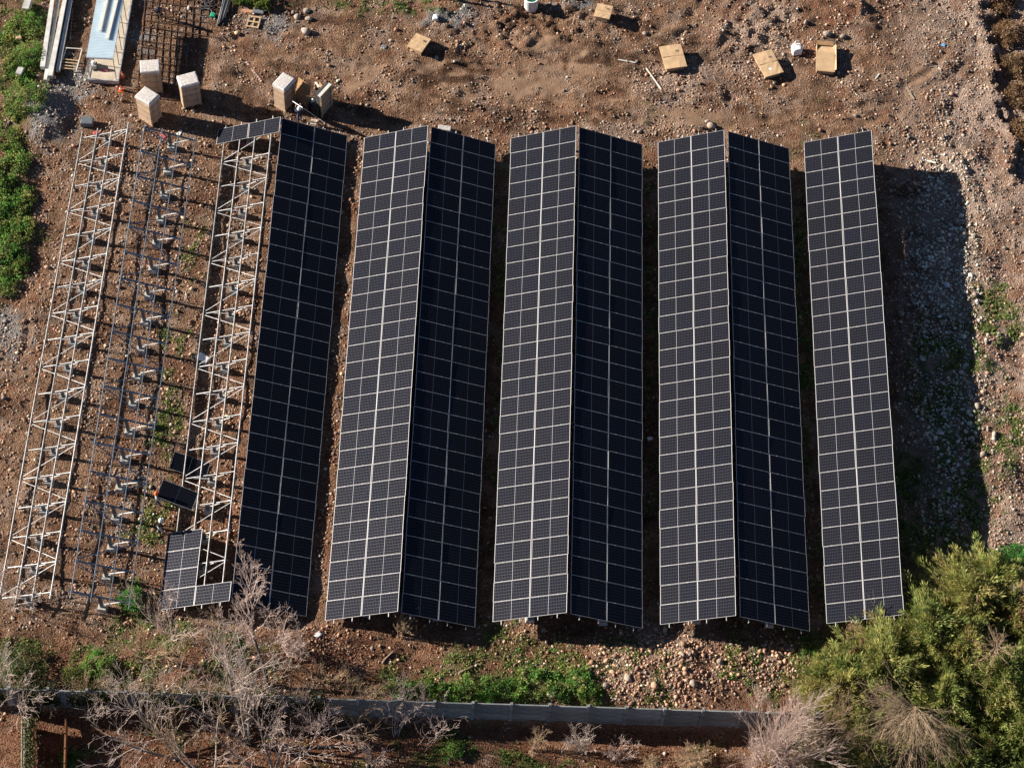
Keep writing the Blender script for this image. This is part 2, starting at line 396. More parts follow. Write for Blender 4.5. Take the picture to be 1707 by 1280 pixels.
# ------------------------------------------------------------------ cover maps (what lies on the soil, by plan position)
def covers(x, y):
    u, v = uv_of(np.stack([x, y, np.zeros_like(x)], -1))
    w1, w2, w3 = N_patch(x, y), N_p2(x+17, y-5), N_p3(x-8, y+3)
    uu = u+14*w1+6*w3; vv = v+12*w2+5*w3
    grass = ell(uu, vv, GRASS, .5)*sstep(-.9, .5, w2+.6*w3+.5)
    verge = sstep(1180, 1060, 0*u+1180-0*v)*0
    bank = sstep(1045, 1085, vv)*(1-sstep(-12, 2, v-wallv(u)))
    grass = np.maximum(grass, bank*.75*sstep(.1, .9, w1+.4*w3)*((uu < 480) | (uu > 640)))
    south = sstep(-2, 8, v-wallv(u))
    grass = np.maximum(grass, south*.6*sstep(.7, 1.6, w1))
    rd = rut_dist(x+.22*N_big(x, y), y+.22*N_big(x+30, y))
    mud = np.maximum(ell(uu, vv, MUD, .45), .6*np.exp(-(rd/.28)**2)*sstep(-.6, .6, w1))
    grey = ell(uu, vv, GREY, .5)
    red = np.maximum(ell(uu, vv, RED, .6)*sstep(-1.0, .4, w2+.4), south*.9*sstep(-1.2, .2, w1+.6*w3))
    red = np.maximum(red, bank*.7*sstep(-.2, .8, -w1+.3*w3))
    pale = sstep(1440, 1560, uu)*sstep(0, 60, vv+60)*(1-.6*sstep(-.2, 1.2, w1))
    pale = np.maximum(pale, .9*ell(uu, vv, [(1110, 1110, 130, 70), (1300, 1110, 60, 50), (1250, 60, 80, 60), (1010, 230, 60, 25), (1130, 150, 70, 40)], .5))
    pale = np.maximum(pale, .5*sstep(.2, 1.2, w2+.4*w1))
    streak = N_p2(x*.30+3, y*1.15)+.5*N_p3(x*.45, y*1.3+7)
    moist = sstep(.15, 1.0, streak+.35*w1)*np.maximum(.55, ell(uu, vv, [(850, 140, 520, 85), (1200, 60, 160, 60), (560, 60, 160, 40)], .5))
    moist = moist*(1-mud)*(1-.7*grass)
    red = np.maximum(red, .55*sstep(.5, 1.4, -w2+.5*w1-.2*w3))
    return dict(moist=moist, grass=grass, mud=mud, grey=grey, red=red, pale=pale, u=u, v=v, w1=w1, w2=w2, w3=w3, south=south, bank=bank)

# ================================================================== SETTING: ground
def axis(lo, hi, step, far):
    core = np.arange(lo, hi+step/2, step)
    out = []; d = step; p = 0
    while p < far: d *= 1.5; p += d; out.append(p)
    out = np.array(out)
    return np.concatenate([lo-out[::-1], core, hi+out])
gx = axis(-44, 47, .21, 380); gy = axis(-33, 40, .21, 380)
GX, GY = np.meshgrid(gx, gy)
GZ = ground_h(GX.ravel(), GY.ravel())
nx, ny = len(gx), len(gy)
V = np.stack([GX.ravel(), GY.ravel(), GZ], 1)
i = np.arange((nx-1)*(ny-1)); r_, c_ = i//(nx-1), i % (nx-1); a_ = r_*nx+c_
F = np.stack([a_, a_+1, a_+nx+1, a_+nx], 1)
me = np_mesh('ground', V, F, M_ground, smooth=True)
cv = covers(V[:, 0], V[:, 1])
for nm, ch in (('cover', ('grass', 'grey', 'mud')), ('cover_two', ('red', 'pale', 'moist'))):
    a = me.color_attributes.new(nm, 'FLOAT_COLOR', 'POINT')
    d = np.ones((len(V), 4), np.float32)
    for k, c in enumerate(ch): d[:, k] = cv[c] if c else 0
    a.data.foreach_set('color', d.ravel())
ground = tag(link('ground', me), 'stony brown building-site soil', None, None, 'structure')

# ================================================================== loose stones (gravel)
ICO_V = []
t = (1+5**.5)/2
for a, b in ((-1, t), (1, t), (-1, -t), (1, -t)): ICO_V += [(a, b, 0)]
for a, b in ((-1, t), (1, t), (-1, -t), (1, -t)): ICO_V += [(0, a, b)]
for a, b in ((t, -1), (t, 1), (-t, -1), (-t, 1)): ICO_V += [(a, 0, b)]
ICO_V = np.array(ICO_V, float); ICO_V /= np.linalg.norm(ICO_V[0])
ICO_F = np.array([(0, 11, 5), (0, 5, 1), (0, 1, 7), (0, 7, 10), (0, 10, 11), (1, 5, 9), (5, 11, 4), (11, 10, 2), (10, 7, 6), (7, 1, 8),
                  (3, 9, 4), (3, 4, 2), (3, 2, 6), (3, 6, 8), (3, 8, 9), (4, 9, 5), (2, 4, 11), (6, 2, 10), (8, 6, 7), (9, 8, 1)])
def rand_rot(n, g=rng):
    q = g.standard_normal((n, 4)); q /= np.linalg.norm(q, axis=1)[:, None]
    w, x, y, z = q.T
    return np.stack([np.stack([1-2*(y*y+z*z), 2*(x*y-z*w), 2*(x*z+y*w)], -1), np.stack([2*(x*y+z*w), 1-2*(x*x+z*z), 2*(y*z-x*w)], -1),
                     np.stack([2*(x*z-y*w), 2*(y*z+x*w), 1-2*(x*x+y*y)], -1)], 1)
OCT_V = np.array([(1, 0, 0), (-1, 0, 0), (0, 1, 0), (0, -1, 0), (0, 0, 1), (0, 0, -1)], float)
OCT_F = np.array([(0, 2, 4), (2, 1, 4), (1, 3, 4), (3, 0, 4), (2, 0, 5), (1, 2, 5), (3, 1, 5), (0, 3, 5)])
def stones_mesh(name, x, y, size, cols, sink=.25, small=False):
    n = len(x); SV, SF = (OCT_V, OCT_F) if small else (ICO_V, ICO_F); K = len(SV)
    sc = np.stack([size*rng.uniform(.8, 1.35, n), size*rng.uniform(.7, 1.1, n), size*rng.uniform(.45, .85, n)], 1)/2
    P = SV[None]*(1+rng.uniform(-.24, .24, (n, K, 1)))
    tilt = rand_rot(n)
    P = np.einsum('nij,nkj->nki', tilt, P)*sc[:, None, :]
    th = rng.uniform(0, 2*math.pi, n); c, s = np.cos(th), np.sin(th)
    X = P[..., 0]*c[:, None]-P[..., 1]*s[:, None]; Y = P[..., 0]*s[:, None]+P[..., 1]*c[:, None]
    Z = P[..., 2]+ (ground_h(x, y)+sc[:, 2]*(1-sink*2))[:, None]
    Vv = np.stack([X+x[:, None], Y+y[:, None], Z], -1).reshape(-1, 3)
    Ff = (SF[None]+K*np.arange(n)[:, None, None]).reshape(-1, 3)
    return np_mesh(name, Vv, Ff, M_stone, np.repeat(cols, K, 0), smooth=not small)
NC = 520000
sx_, sy_ = rng.uniform(-42, 46, NC), rng.uniform(-32, 39, NC)
cv = covers(sx_, sy_); u, v = cv['u'], cv['v']
dens = .30+.20*cv['w1']+.20*cv['w3']
dens += .55*cv['pale']+.35*cv['grey']-.28*cv['grass']-.45*cv['mud']*1.2
dens += .40*ell(u, v, [(1110, 1115, 130, 60), (560, 1085, 60, 40), (1300, 1105, 50, 50), (1260, 60, 60, 60)], .4)
COB = ell(u, v, [(1575, 430, 60, 170), (1585, 680, 50, 200)], .5)
dens += .75*COB*(.6+.5*cv['w1'])
dens -= .30*ell(u, v, [(285, 75, 65, 95)], .4)
dens -= .30*cv['south']+.1*ell(u, v, [(450, 120, 110, 60)])
dens += .25*((u < 430) & (v > 240) & (v < 1010))
dens = np.clip(dens, .02, 1)*((u > -25) & (u < 1735) & (v > -30) & (v < 1310))
keep = rng.uniform(0, 1, NC) < dens*.66
sx_, sy_, u, v = sx_[keep], sy_[keep], u[keep], v[keep]
cv = {k: q[keep] for k, q in cv.items()}
n = len(sx_)
size = np.clip(np.exp(rng.normal(math.log(.082), .45, n)), .04, .34)
big = ell(u, v, [(1110, 1115, 130, 60), (1570, 560, 70, 330), (1300, 1105, 50, 50)], .4)
size *= 1+.35*big-.25*cv['mud']
hue = rng.uniform(0, 1, n)[:, None]; val = np.exp(rng.normal(0, .38, n))[:, None]
c_br, c_gr, c_pk, c_tn = (np.array(c) for c in ((.22, .13, .085), (.25, .21, .18), (.29, .18, .125), (.36, .255, .17)))
cols = np.where(hue < .38, c_br, np.where(hue < .55, c_tn, np.where(hue < .75, c_pk, c_gr)))
COB = COB[keep]
gsel = (rng.uniform(0, 1, n) < (.8*cv['grey']+.30*sstep(1440, 1520, u)+.6*COB))[:, None]
cols = np.where(gsel, c_gr*(1.05+.75*COB[:, None])*(1+COB[:, None]*np.array([-.08, .06, .0])), cols)  # stones in the big shadow lightened, its teal hue tinted into their colour
cols = np.where((rng.uniform(0, 1, n) < .6*ell(u, v, [(1120, 1115, 130, 60), (560, 1085, 80, 40), (1300, 1110, 50, 50)], .4))[:, None], c_pk*1.05, cols)
cols = np.clip(cols*val*1.2*np.array([1.0, .98, .96])*(1-.35*cv['moist'][:, None]), .03, .6)
sm_ = size < .105
tag(link('cobbles', stones_mesh('cobbles', sx_[~sm_], sy_[~sm_], size[~sm_], cols[~sm_])), 'larger loose stones scattered over the whole site', 'cobbles', None, 'stuff')
tag(link('gravel', stones_mesh('gravel', sx_[sm_], sy_[sm_], size[sm_], cols[sm_], .2, True)), 'small gravel scattered over the whole site', 'gravel', None, 'stuff')
print('stones', n, (~sm_).sum())

# ================================================================== SOLAR TABLES
TH_L, TH_D = R(21.61346), R(19.8)
WS = 2*PL+PG                                # slope width of a table
PITCHP = PW+PG                              # 1.325 along the row
NR = 28
PF = (.117, .37, .61, .87)                  # purlin positions across the slope
def panel_mesh():
    m = MB(); L2, W2, h = PL/2, PW/2, .035; fw = .013
    m.box((0, W2-fw/2, -h/2), (PL, fw, h), mi=0); m.box((0, -W2+fw/2, -h/2), (PL, fw, h), mi=0)
    m.box((L2-fw/2, 0, -h/2), (fw, PW-2*fw, h), mi=0); m.box((-L2+fw/2, 0, -h/2), (fw, PW-2*fw, h), mi=0)
    m.box((0, 0, -.010), (PL-2*fw, PW-2*fw, .008), mi=1)
    m.box((0, W2+PG/2, -.028), (PL, PG-.001, .006), mi=2); m.box((L2+PG/2, 0, -.026), (PG-.001, PW, .006), mi=2)   # strips added to block sun leaking through the seams
    for x in (-.64, .58):                   # module clamps on the seam
        m.box((x, W2+PG/2, .003), (.07, .045, .012), mi=0)
    return m.mesh('solar_panel', [M_alu, M_back, M_dkgrey])
ME_panel = panel_mesh()
cm = MB(); cm.box((0, 0, 0), (CL, CW, .003)); ME_cells = cm.mesh('cell_field', M_cell)
def add_panel(parent, loc, rot, name='solar_panel'):
    p = link(name, ME_panel, parent, loc, rot)
    for s in (-1, 1): link('cell_field', ME_cells, p, (s*(CL/2+.009), 0, -.0035))
    return p
_cache = {}
def shared(key, fn):
    if key not in _cache: _cache[key] = fn()
    return _cache[key]
RP = 2.085                                  # rafter pitch
def table(name, xridge, y0, zl, sg, th, label, rows, group, yaw=0.0, stub=.25, ends=None, frame_rows=None, heavy=False):
    MG = M_galv_shade if heavy else M_galv; hv = 1.9 if heavy else 1.0  # heavy also swaps in the steel painted with a shade tone
    """sg -1: low edge left (faces left), +1: low edge right. rows: list of (row, which) panels; 'which' 0 low, 1 high"""
    c, s = math.cos(th), math.sin(th)
    Lr = NR*PITCHP
    xc = xridge+sg*WS/2*c; yc = y0+Lr/2
    o = empty(name, (xc, yc, 0), yaw); tag(o, label, 'solar table' if len(rows) > 20 else 'support frame', group)
    def P(sl, y, nn): return (sg*((WS/2-sl)*c+nn*s), y, zl+sl*s+nn*c)
    ry = -th if sg < 0 else th
    for (r, w) in rows:
        sl = PL/2 if w == 0 else PL*1.5+PG
        x, y, z = P(sl, -Lr/2+(r+.5)*PITCHP-PG/2, 0)
        add_panel(o, (x+rng.normal(0, .010), y, z+rng.normal(0, .005)), (rng.normal(0, .004), ry+rng.normal(0, .006), rng.normal(0, .002)))
    ya, yb = ends if ends else (-Lr/2-stub, Lr/2+stub)
    mp = shared(('purlin', round(yb-ya, 2), heavy), lambda: MB().box((0, 0, 0), (.036*(1.3 if heavy else 1), yb-ya, .12)).mesh('purlin', MG))
    for fr in PF:
        x, y, z = P(fr*WS, (ya+yb)/2, -.035-.067); link('purlin', mp, o, (x, y, z), (0, ry, 0))
    fr0, nraf = frame_rows if frame_rows else (-Lr/2+.85, 18)
    nb = -.035-.132-.052
    mr = shared(('rafter', heavy), lambda: MB().box((0, 0, 0), (WS*.80, .05*hv, .10)).mesh('rafter', MG))
    brl = math.hypot(WS*(PF[3]-PF[0]), RP)
    mb = shared(('brace', heavy), lambda: MB().box((0, 0, 0), (brl, .034*hv, .03)).mesh('brace', MG))
    for k in range(nraf):
        y = fr0+k*RP
        x, yy, z = P(.497*WS, y, nb); link('rafter', mr, o, (x, yy, z), (0, ry, 0))
        xt, _, zt = P(.50*WS, y, nb-.05)
        wx, wy = xc+xt*math.cos(yaw)-y*math.sin(yaw), yc+xt*math.sin(yaw)+y*math.cos(yaw)
        g = gz(wx, wy)
        hp = shared(('post', round(zt-g, 1)), lambda: MB().box((0, 0, -(zt-g)/2), (.20, .15, zt-g+.1)).mesh('post', M_post))
        link('post', hp, o, (xt, y, zt-.02))
        mf = shared('footing', lambda: MB().box((0, 0, .12), (.60, .52, .5), taper=.82).mesh('footing', M_conc))
        link('footing', mf, o, (xt, y, g-.02), (0, 0, rng.normal(0, .06)))
        for e, f2 in ((0, .17), (1, .83)):
            px, _, pz = P(f2*WS, y, nb-.05)
            st = shared(('strut', sg, e, round(zl, 2), round(g, 1)), lambda: MB().beam((0, 0, 0), (px-xt, 0, pz-(g+.48)), .05, .04).mesh('strut', M_galv))
            link('strut', st, o, (xt, y+.07, g+.48))
        if k < nraf-1:                      # zig-zag bracing in the plane of the slope
            # alternate bays run low-to-high and high-to-low
            fa, fb = (PF[0], PF[3]) if k % 2 == 0 else (PF[3], PF[0])
            pa, pb = Vector(P(fa*WS, y+.12, nb+.07)), Vector(P(fb*WS, y+RP-.12, nb+.07))
            d = (pb-pa)
            br = link('brace', mb, o, tuple((pa+pb)/2))
            ex = d.normalized(); nn = Vector((sg*s, 0, c)); ey = nn.cross(ex).normalized(); ez = ex.cross(ey)
            br.rotation_euler = Matrix((ex, ey, ez)).transposed().to_euler()
    return o
OFF = -76.0; ZB = .85
full = [(r, w) for r in range(NR) for w in (0, 1)]
G = 'finished solar tables standing in pairs'
#        xridge      y0           zlow
T = [(-14.078+.10, 58.68, -.55, +1, TH_D, 'shaded black solar table facing right, leftmost of the four dark ones'),
     (-3.701-.11, 58.287, -.196, -1, TH_L, 'sunlit solar table facing left, first of the four pale gridded ones from the left'),
     (-3.701+.11, 58.287, -.196, +1, TH_D, 'shaded black solar table facing right, second of the four dark ones from the left'),
     (6.537-.122, 58.456, .355, -1, TH_L, 'sunlit solar table facing left, second of the four pale gridded ones from the left'),
     (6.537+.122, 58.456, .355, +1, TH_D, 'shaded black solar table facing right, third of the four dark ones from the left'),
     (16.859-.134, 58.83, .215, -1, TH_L, 'sunlit solar table facing left, third of the four pale gridded ones from the left'),
     (16.859+.134, 58.83, .215, +1, TH_D, 'shaded black solar table facing right, rightmost of the four dark ones'),
     (27.083-.10, 59.35, .308, -1, TH_L, 'sunlit solar table facing left, rightmost of all, casting the big shadow on the cobbles')]
for xr, y0, zl, sg, th, lab in T:
    table('solar_table', xr, y0+OFF, zl+ZB, sg, th, lab, full, G)
GF = 'support frames still without panels'
table('support_frame', -14.078, 58.634+OFF, -.49+ZB, -1, TH_L, 'white support frame with panels only at its two ends, beside the leftmost dark table',
      [(27, 0), (27, 1), (0, 0), (1, 0), (2, 0), (3, 0), (0, 1)], GF)
Lr = NR*PITCHP
def frame_ends(y0, ya, yb, ext): return (ya-y0-Lr/2-ext, yb-y0-Lr/2+ext)
y0 = 58.9; table('support_frame', -24.185, y0+OFF, -.5+ZB, -1, TH_L, 'bare white support frame without any panels, leftmost of the three frames', [], GF, yaw=-.0115,
      ends=frame_ends(y0, 58.9, 94.35, .5), frame_rows=(58.9-y0-Lr/2, 18))
table('support_frame', -23.995, 58.7+OFF, .2+ZB, +1, TH_D, 'bare shade-toned support frame sloping to the right, middle of the three frames', [], GF, yaw=-.0095,
      ends=frame_ends(58.7, 58.7, 93.85, .5), frame_rows=(58.7-58.7-Lr/2, 18), heavy=True)

# ================================================================== BOUNDARY WALL
wallA, wallB = at(-40, 1168), at(1760, 1224)
wdir = (wallB-wallA)[:2]; wlen = np.linalg.norm(wdir); wdir /= wlen
wyaw = math.atan2(wdir[1], wdir[0]); WH = 2.05
wall = tag(empty('boundary_wall', (wallA[0], wallA[1], -.15), wyaw), 'long grey precast concrete wall along the near side of the site', 'wall')
BAY = 2.29; nb_ = int(wlen/BAY)
mp_ = MB().box((0, 0, WH/2-.14), (.17, .16, WH+.96)).mesh('wall_post', M_concw)
slab = [MB().box((0, 0, .3375), (BAY-.174, .06+.012*k, .665)).mesh('wall_panel', M_concw) for k in range(3)]
coping = MB().box((0, 0, 0), (BAY-.176, .075, .05)).mesh('coping', M_concw)
foot_slab = MB().box((0, 0, 0), (BAY-.176, .10, .62)).mesh('base_panel', M_concw)
for k in range(nb_+1):
    link('wall_post', mp_, wall, (k*BAY, rng.normal(0, .012), rng.normal(0, .012)), (rng.normal(0, .008), 0, 0))
    if k < nb_:
        j = rng.normal(0, .012)
        for q in range(3): link('wall_panel', slab[rng.integers(0, 3)], wall, ((k+.5)*BAY, j, .02+q*.69), (0, 0, rng.normal(0, .003)))
        link('base_panel', foot_slab, wall, ((k+.5)*BAY, j, -.32))
        link('coping', coping, wall, ((k+.5)*BAY, j, 2.13), (0, 0, 0))

WALL_FRAME = (wallA, wyaw)
# ================================================================== vegetation builders
def unit(a): return a/np.linalg.norm(a, axis=-1, keepdims=True)
def seg_mesh(name, segs, m, n=3):
    """list of (p0, p1, r0, r1) -> tapered sticks"""
    A = np.array([s[0] for s in segs]); B = np.array([s[1] for s in segs]); ra = np.array([s[2] for s in segs]); rb = np.array([s[3] for s in segs])
    d = unit(B-A); ref = np.where(np.abs(d[:, 2:3]) > .9, [[1., 0, 0]], [[0, 0, 1.]]); s = unit(np.cross(d, ref)); t2 = np.cross(d, s)
    k = len(segs); ang = np.arange(n)*2*math.pi/n
    ring = s[:, None]*np.cos(ang)[None, :, None]+t2[:, None]*np.sin(ang)[None, :, None]
    Vv = np.concatenate([A[:, None]+ring*ra[:, None, None], B[:, None]+ring*rb[:, None, None]], 1).reshape(-1, 3)
    base = np.arange(k)[:, None, None]*2*n
    f = np.array([(j, (j+1) % n, n+(j+1) % n, n+j) for j in range(n)])
    return np_mesh(name, Vv, (f[None]+base).reshape(-1, 4), m, smooth=True)
def leaf_mesh(name, P, D, Ln, Wd, col, m=None, g=rng):
    n = len(P); D = unit(D); s = unit(np.cross(D, g.standard_normal((n, 3))))
    Ln = np.asarray(Ln)[:, None]; Wd = np.asarray(Wd)[:, None]
    Vv = np.stack([P, P+D*Ln*.5+s*Wd*.5, P+D*Ln, P+D*Ln*.5-s*Wd*.5], 1).reshape(-1, 3)
    Ff = np.arange(4*n).reshape(n, 4)
    return np_mesh(name, Vv, Ff, m or M_leaf, np.repeat(col, 4, 0))
def grow(base, d0, L0, r0, levels, g, up=.15, kids=(5, 5, 4, 3), spread=.9, shrink=.62, wob=.16, start=.25, trunk_frac=None):
    """recursive limbs: returns list per level of segments"""
    out = [[] for _ in range(levels)]
    stack = [(np.array(base, float), np.array(d0, float)/np.linalg.norm(d0), L0, r0, 0)]
    while stack:
        p, d, L, r, lv = stack.pop()
        ns = 4 if lv < 2 else (3 if lv == 2 else 2)
        pts = [p]; ds = [d]
        for i in range(ns):
            d = d+g.standard_normal(3)*wob+np.array([0, 0, up*.3]); d /= np.linalg.norm(d)
            p = p+d*L/ns; pts.append(p); ds.append(d)
        for i in range(ns):
            a, b = 1-.75*i/ns, 1-.75*(i+1)/ns
            out[lv].append((pts[i], pts[i+1], max(r*a, .0075), max(r*b, .006)))
        if lv+1 < levels:
            nk = kids[min(lv, len(kids)-1)]
            for c in range(nk):
                tt = start+(1-start)*(c+g.uniform(0, 1))/nk
                i = min(int(tt*ns), ns-1); q = pts[i]+(pts[i+1]-pts[i])*(tt*ns-i)
                dd = ds[i]+spread*unit(g.standard_normal(3))+np.array([0, 0, up]); dd /= np.linalg.norm(dd)
                stack.append((q, dd, L*shrink*g.uniform(.7, 1.15)*(1-.35*tt*(lv == 0)), max(r*(.5-.2*tt), .0085), lv+1))
    return out
def bare_tree(name, uvb, label, height, lean=(0, 0), seed=1, r0=.11, levels=4, m=None, mt=None, kids=(9, 6, 5, 3), spread=.85, cat='tree', stems=1, up=.2,
              shrink=.55, start=.3, group=None, wob=.13):
    g = np.random.default_rng(seed); b = gp(*uvb)
    o = tag(empty(name, b), label, cat, group)
    tr, br = [], []
    for s_ in range(stems):
        a = g.uniform(0, 6.28); off = np.array([math.cos(a), math.sin(a), 0])*(.12 if stems > 1 else 0)
        dv = np.array([lean[0], lean[1], height])+(g.standard_normal(3)*np.array([.5, .5, .15])*height if stems > 1 else 0)
        S = grow(off+np.array([0, 0, -.1]), dv, height*(g.uniform(.75, 1.1) if stems > 1 else 1), r0, levels, g, up=up, kids=kids, spread=spread, start=start, shrink=shrink, wob=wob)
        tr += S[0]
        for q in S[1:]: br += q
    link('trunk', seg_mesh('trunk', tr, mt or m or M_bark, 6), o)
    link('branches', seg_mesh('branches', br, m or M_bark, 3), o)
    return o
PAL_OLIVE = [(0.316, 0.329, 0.095), (0.253, 0.278, 0.083), (0.354, 0.341, 0.108), (0.189, 0.216, 0.063)]
PAL_GREEN = [(0.259, 0.314, 0.083), (0.209, 0.264, 0.072), (0.286, 0.319, 0.094), (0.154, 0.198, 0.055)]
PAL_YELL = [(0.4, 0.354, 0.113), (0.341, 0.316, 0.101), (0.4, 0.329, 0.12), (0.265, 0.265, 0.076)]
PAL_RUST = [(0.26, 0.15, 0.07), (0.28, 0.19, 0.09), (0.2, 0.13, 0.06), (0.22, 0.18, 0.07)]
PAL_BRIGHT = [(0.067, 0.226, 0.044), (0.09, 0.284, 0.053), (0.044, 0.15, 0.032), (0.134, 0.33, 0.074)]
PAL_WEED = [(0.114, 0.26, 0.048), (0.163, 0.325, 0.073), (0.073, 0.163, 0.035), (0.227, 0.325, 0.081), (0.26, 0.277, 0.098)]
PAL_DRY = [(.28, .17, .09), (.22, .13, .07), (.33, .22, .12), (.18, .12, .07)]
def pick(pal, n, g, jit=.25):
    pal = np.array(pal); return np.clip(pal[g.integers(0, len(pal), n)]*np.exp(g.normal(0, jit, (n, 1))), .008, .6)
def conifer(uvb, label, height, radius, pal, seed, lean=(0, 0), nb=250, lv=95, dead=.10, cat='tree', group=None, leafl=.29, name='evergreen_tree'):
    g = np.random.default_rng(seed); b = gp(*uvb)
    o = tag(empty(name, b), label, cat, group)
    top = np.array([lean[0], lean[1], height])
    segs = [(top*i/5, top*(i+1)/5, .16*(1-i/5.5), .16*(1-(i+1)/5.5)) for i in range(5)]
    link('trunk', seg_mesh('trunk', segs, M_barkd, 6), o)
    limbs = []; P = []; D = []; Lw = []; colr = []
    for k in range(nb):
        tt = 1-(k+.5)/nb*.92; tt = tt**.85
        az = k*2.39996+g.uniform(-.4, .4)
        ln = radius*(.18+.95*(1-tt)**.75)*g.uniform(.5, 1.35)*(1+.22*math.sin(3*az+seed))
        d = np.array([math.cos(az), math.sin(az), g.uniform(-.10, .5)+.5*tt]); d /= np.linalg.norm(d)
        p0 = top*tt; droop = -.10*ln
        isdead = g.uniform() < dead
        pm = p0+d*ln*.55; pe = p0+d*ln+np.array([0, 0, droop])
        limbs += [(p0, pm, .03, .018), (pm, pe, .018, .006)]
        if isdead:
            for _ in range(9):
                q = p0+(pe-p0)*g.uniform(.35, 1); dd = d*.7+g.standard_normal(3)*.45
                limbs.append((q, q+unit(dd)*ln*g.uniform(.12, .3), .008, .004))
            continue
        n_ = int(lv*(.4+ln/radius))
        f = g.uniform(.22, 1.02, n_)**.8
        q = p0+(pm-p0)*np.minimum(f/.55, 1)[:, None]+(pe-pm)*np.clip((f-.55)/.45, 0, 1)[:, None]
        side = g.standard_normal((n_, 3)); wdt = .13*ln*(1.08-f)[:, None]+.05
        q = q+side*wdt*np.array([.8, .8, .45])
        dd = d*1.5+side*.6+np.array([0, 0, .2])
        P.append(q); D.append(dd); Lw.append(g.uniform(.6, 1.3, n_)*leafl)
        base = pick(pal, 1, g, .22)[0]
        colr.append(np.clip(base*np.exp(g.normal(0, .24, (n_, 1))), .008, .5))
    P = np.concatenate(P); D = np.concatenate(D); Lw = np.concatenate(Lw); colr = np.concatenate(colr)
    link('limbs', seg_mesh('limbs', limbs, M_dry, 3), o)
    link('crown', leaf_mesh('crown', P, D, Lw, Lw*g.uniform(.14, .27, len(P)), colr, g=g), o)
    return o
def shrub(uvb, label, rad, height, pal, seed, n=1500, leaf=.16, cat='bush', group=None, name='green_bush', stemm=None):
    g = np.random.default_rng(seed); b = gp(*uvb); o = tag(empty(name, b), label, cat, group)
    nc = max(6, int(n/45)); ca = g.uniform(0, 6.28, nc); cr = rad*np.sqrt(g.uniform(0, 1, nc))
    cc = np.stack([cr*np.cos(ca), cr*np.sin(ca), height*(1-.75*(cr/rad)**2)*g.uniform(.5, 1, nc)], 1)
    stems = [(np.array([0, 0, -.05])+np.array([c[0], c[1], 0])*.15, c, .02, .008) for c in cc]
    link('stems', seg_mesh('stems', stems, stemm or M_dry, 3), o)
    idx = g.integers(0, nc, n); d = unit(g.standard_normal((n, 3))); d[:, 2] = np.abs(d[:, 2])*.9
    P = cc[idx]+d*(rad*.20+.08)*g.uniform(.3, 1, n)[:, None]; P[:, 2] = np.maximum(P[:, 2], .01)
    ccol = pick(pal, nc, g, .22)
    link('foliage', leaf_mesh('foliage', P, d+g.standard_normal((n, 3))*.6, g.uniform(.6, 1.3, n)*leaf, g.uniform(.35, .7, n)*leaf, np.clip(ccol[idx]*np.exp(g.normal(0, .2, (n, 1))), .008, .5), g=g), o)
    return o

# ------------------------------------------------------------------ evergreens at the near right corner
EV = 'evergreen trees filling the near right corner'
for a in [((1600, 1035), 'yellow-olive evergreen nearest the corner of the big shadow', 5.2, 2.9, PAL_YELL+PAL_OLIVE, 1, (.3, .2)),
          ((1545, 1090), 'green evergreen touching the near end of the rightmost sunlit table', 5.4, 2.7, PAL_GREEN+PAL_OLIVE, 2, (-.3, .2)),
          ((1462, 1145), 'olive evergreen below the near end of the rightmost sunlit table', 4.6, 2.9, PAL_OLIVE, 3, (0, .2)),
          ((1398, 1180), 'yellowish low evergreen beside the cobbles near the boundary wall', 3.6, 2.2, PAL_YELL, 4, (0, .2)),
          ((1440, 1130), 'rust-tinged evergreen among the near right trees', 3.4, 1.8, PAL_RUST+PAL_OLIVE, 12, (-.2, .1)),
          ((1665, 1050), 'olive evergreen with pale dead limbs at the right edge', 4.6, 2.4, PAL_OLIVE+PAL_RUST, 5, (.3, .2)),
          ((1650, 1165), 'dark green evergreen right of the fan of dead branches', 5.6, 2.7, PAL_GREEN+PAL_OLIVE, 6, (.2, .2)),
          ((1700, 1230), 'green evergreen in the far lower right corner', 5.2, 2.6, PAL_GREEN, 7, (.2, .2)),
          ((1430, 1290), 'olive evergreen at the bottom edge left of the fan', 4.8, 2.6, PAL_OLIVE+PAL_YELL, 8, (0, .2)),
          ((1590, 1300), 'bright green evergreen at the bottom edge right of the fan', 4.4, 2.3, PAL_GREEN+PAL_OLIVE, 9, (0, .2)),
          ((1700, 1330), 'dark evergreen cut off by the bottom right corner', 4.6, 2.5, PAL_GREEN, 10, (0, 0)),
          ((1590, 1120), 'middle olive evergreen with mixed brown sprays', 5.4, 2.5, PAL_OLIVE+PAL_YELL, 11, (.1, .2)),
          ((1495, 1120), 'bright green low evergreen between the table end and the fan', 3.8, 2.4, PAL_GREEN+PAL_YELL, 13, (0, .1)),
          ((1640, 1000), 'yellow-green evergreen just below the round bright bush', 4.2, 2.4, PAL_YELL+PAL_GREEN, 14, (.2, .1)),
          ((1380, 1230), 'olive-yellow low evergreen where the wall disappears', 3.0, 2.0, PAL_YELL+PAL_OLIVE, 15, (0, .1)),
          ((1560, 1190), 'green evergreen filling the gap right above the fan', 4.4, 2.3, PAL_GREEN+PAL_OLIVE, 16, (.1, .1))]:
    conifer((a[0][0], a[0][1]-4), a[1], a[2]*.72, a[3]*1.15, a[4], a[5], a[6], dead=.22 if a[5] in (5, 11, 8, 3) else .10, group=EV)
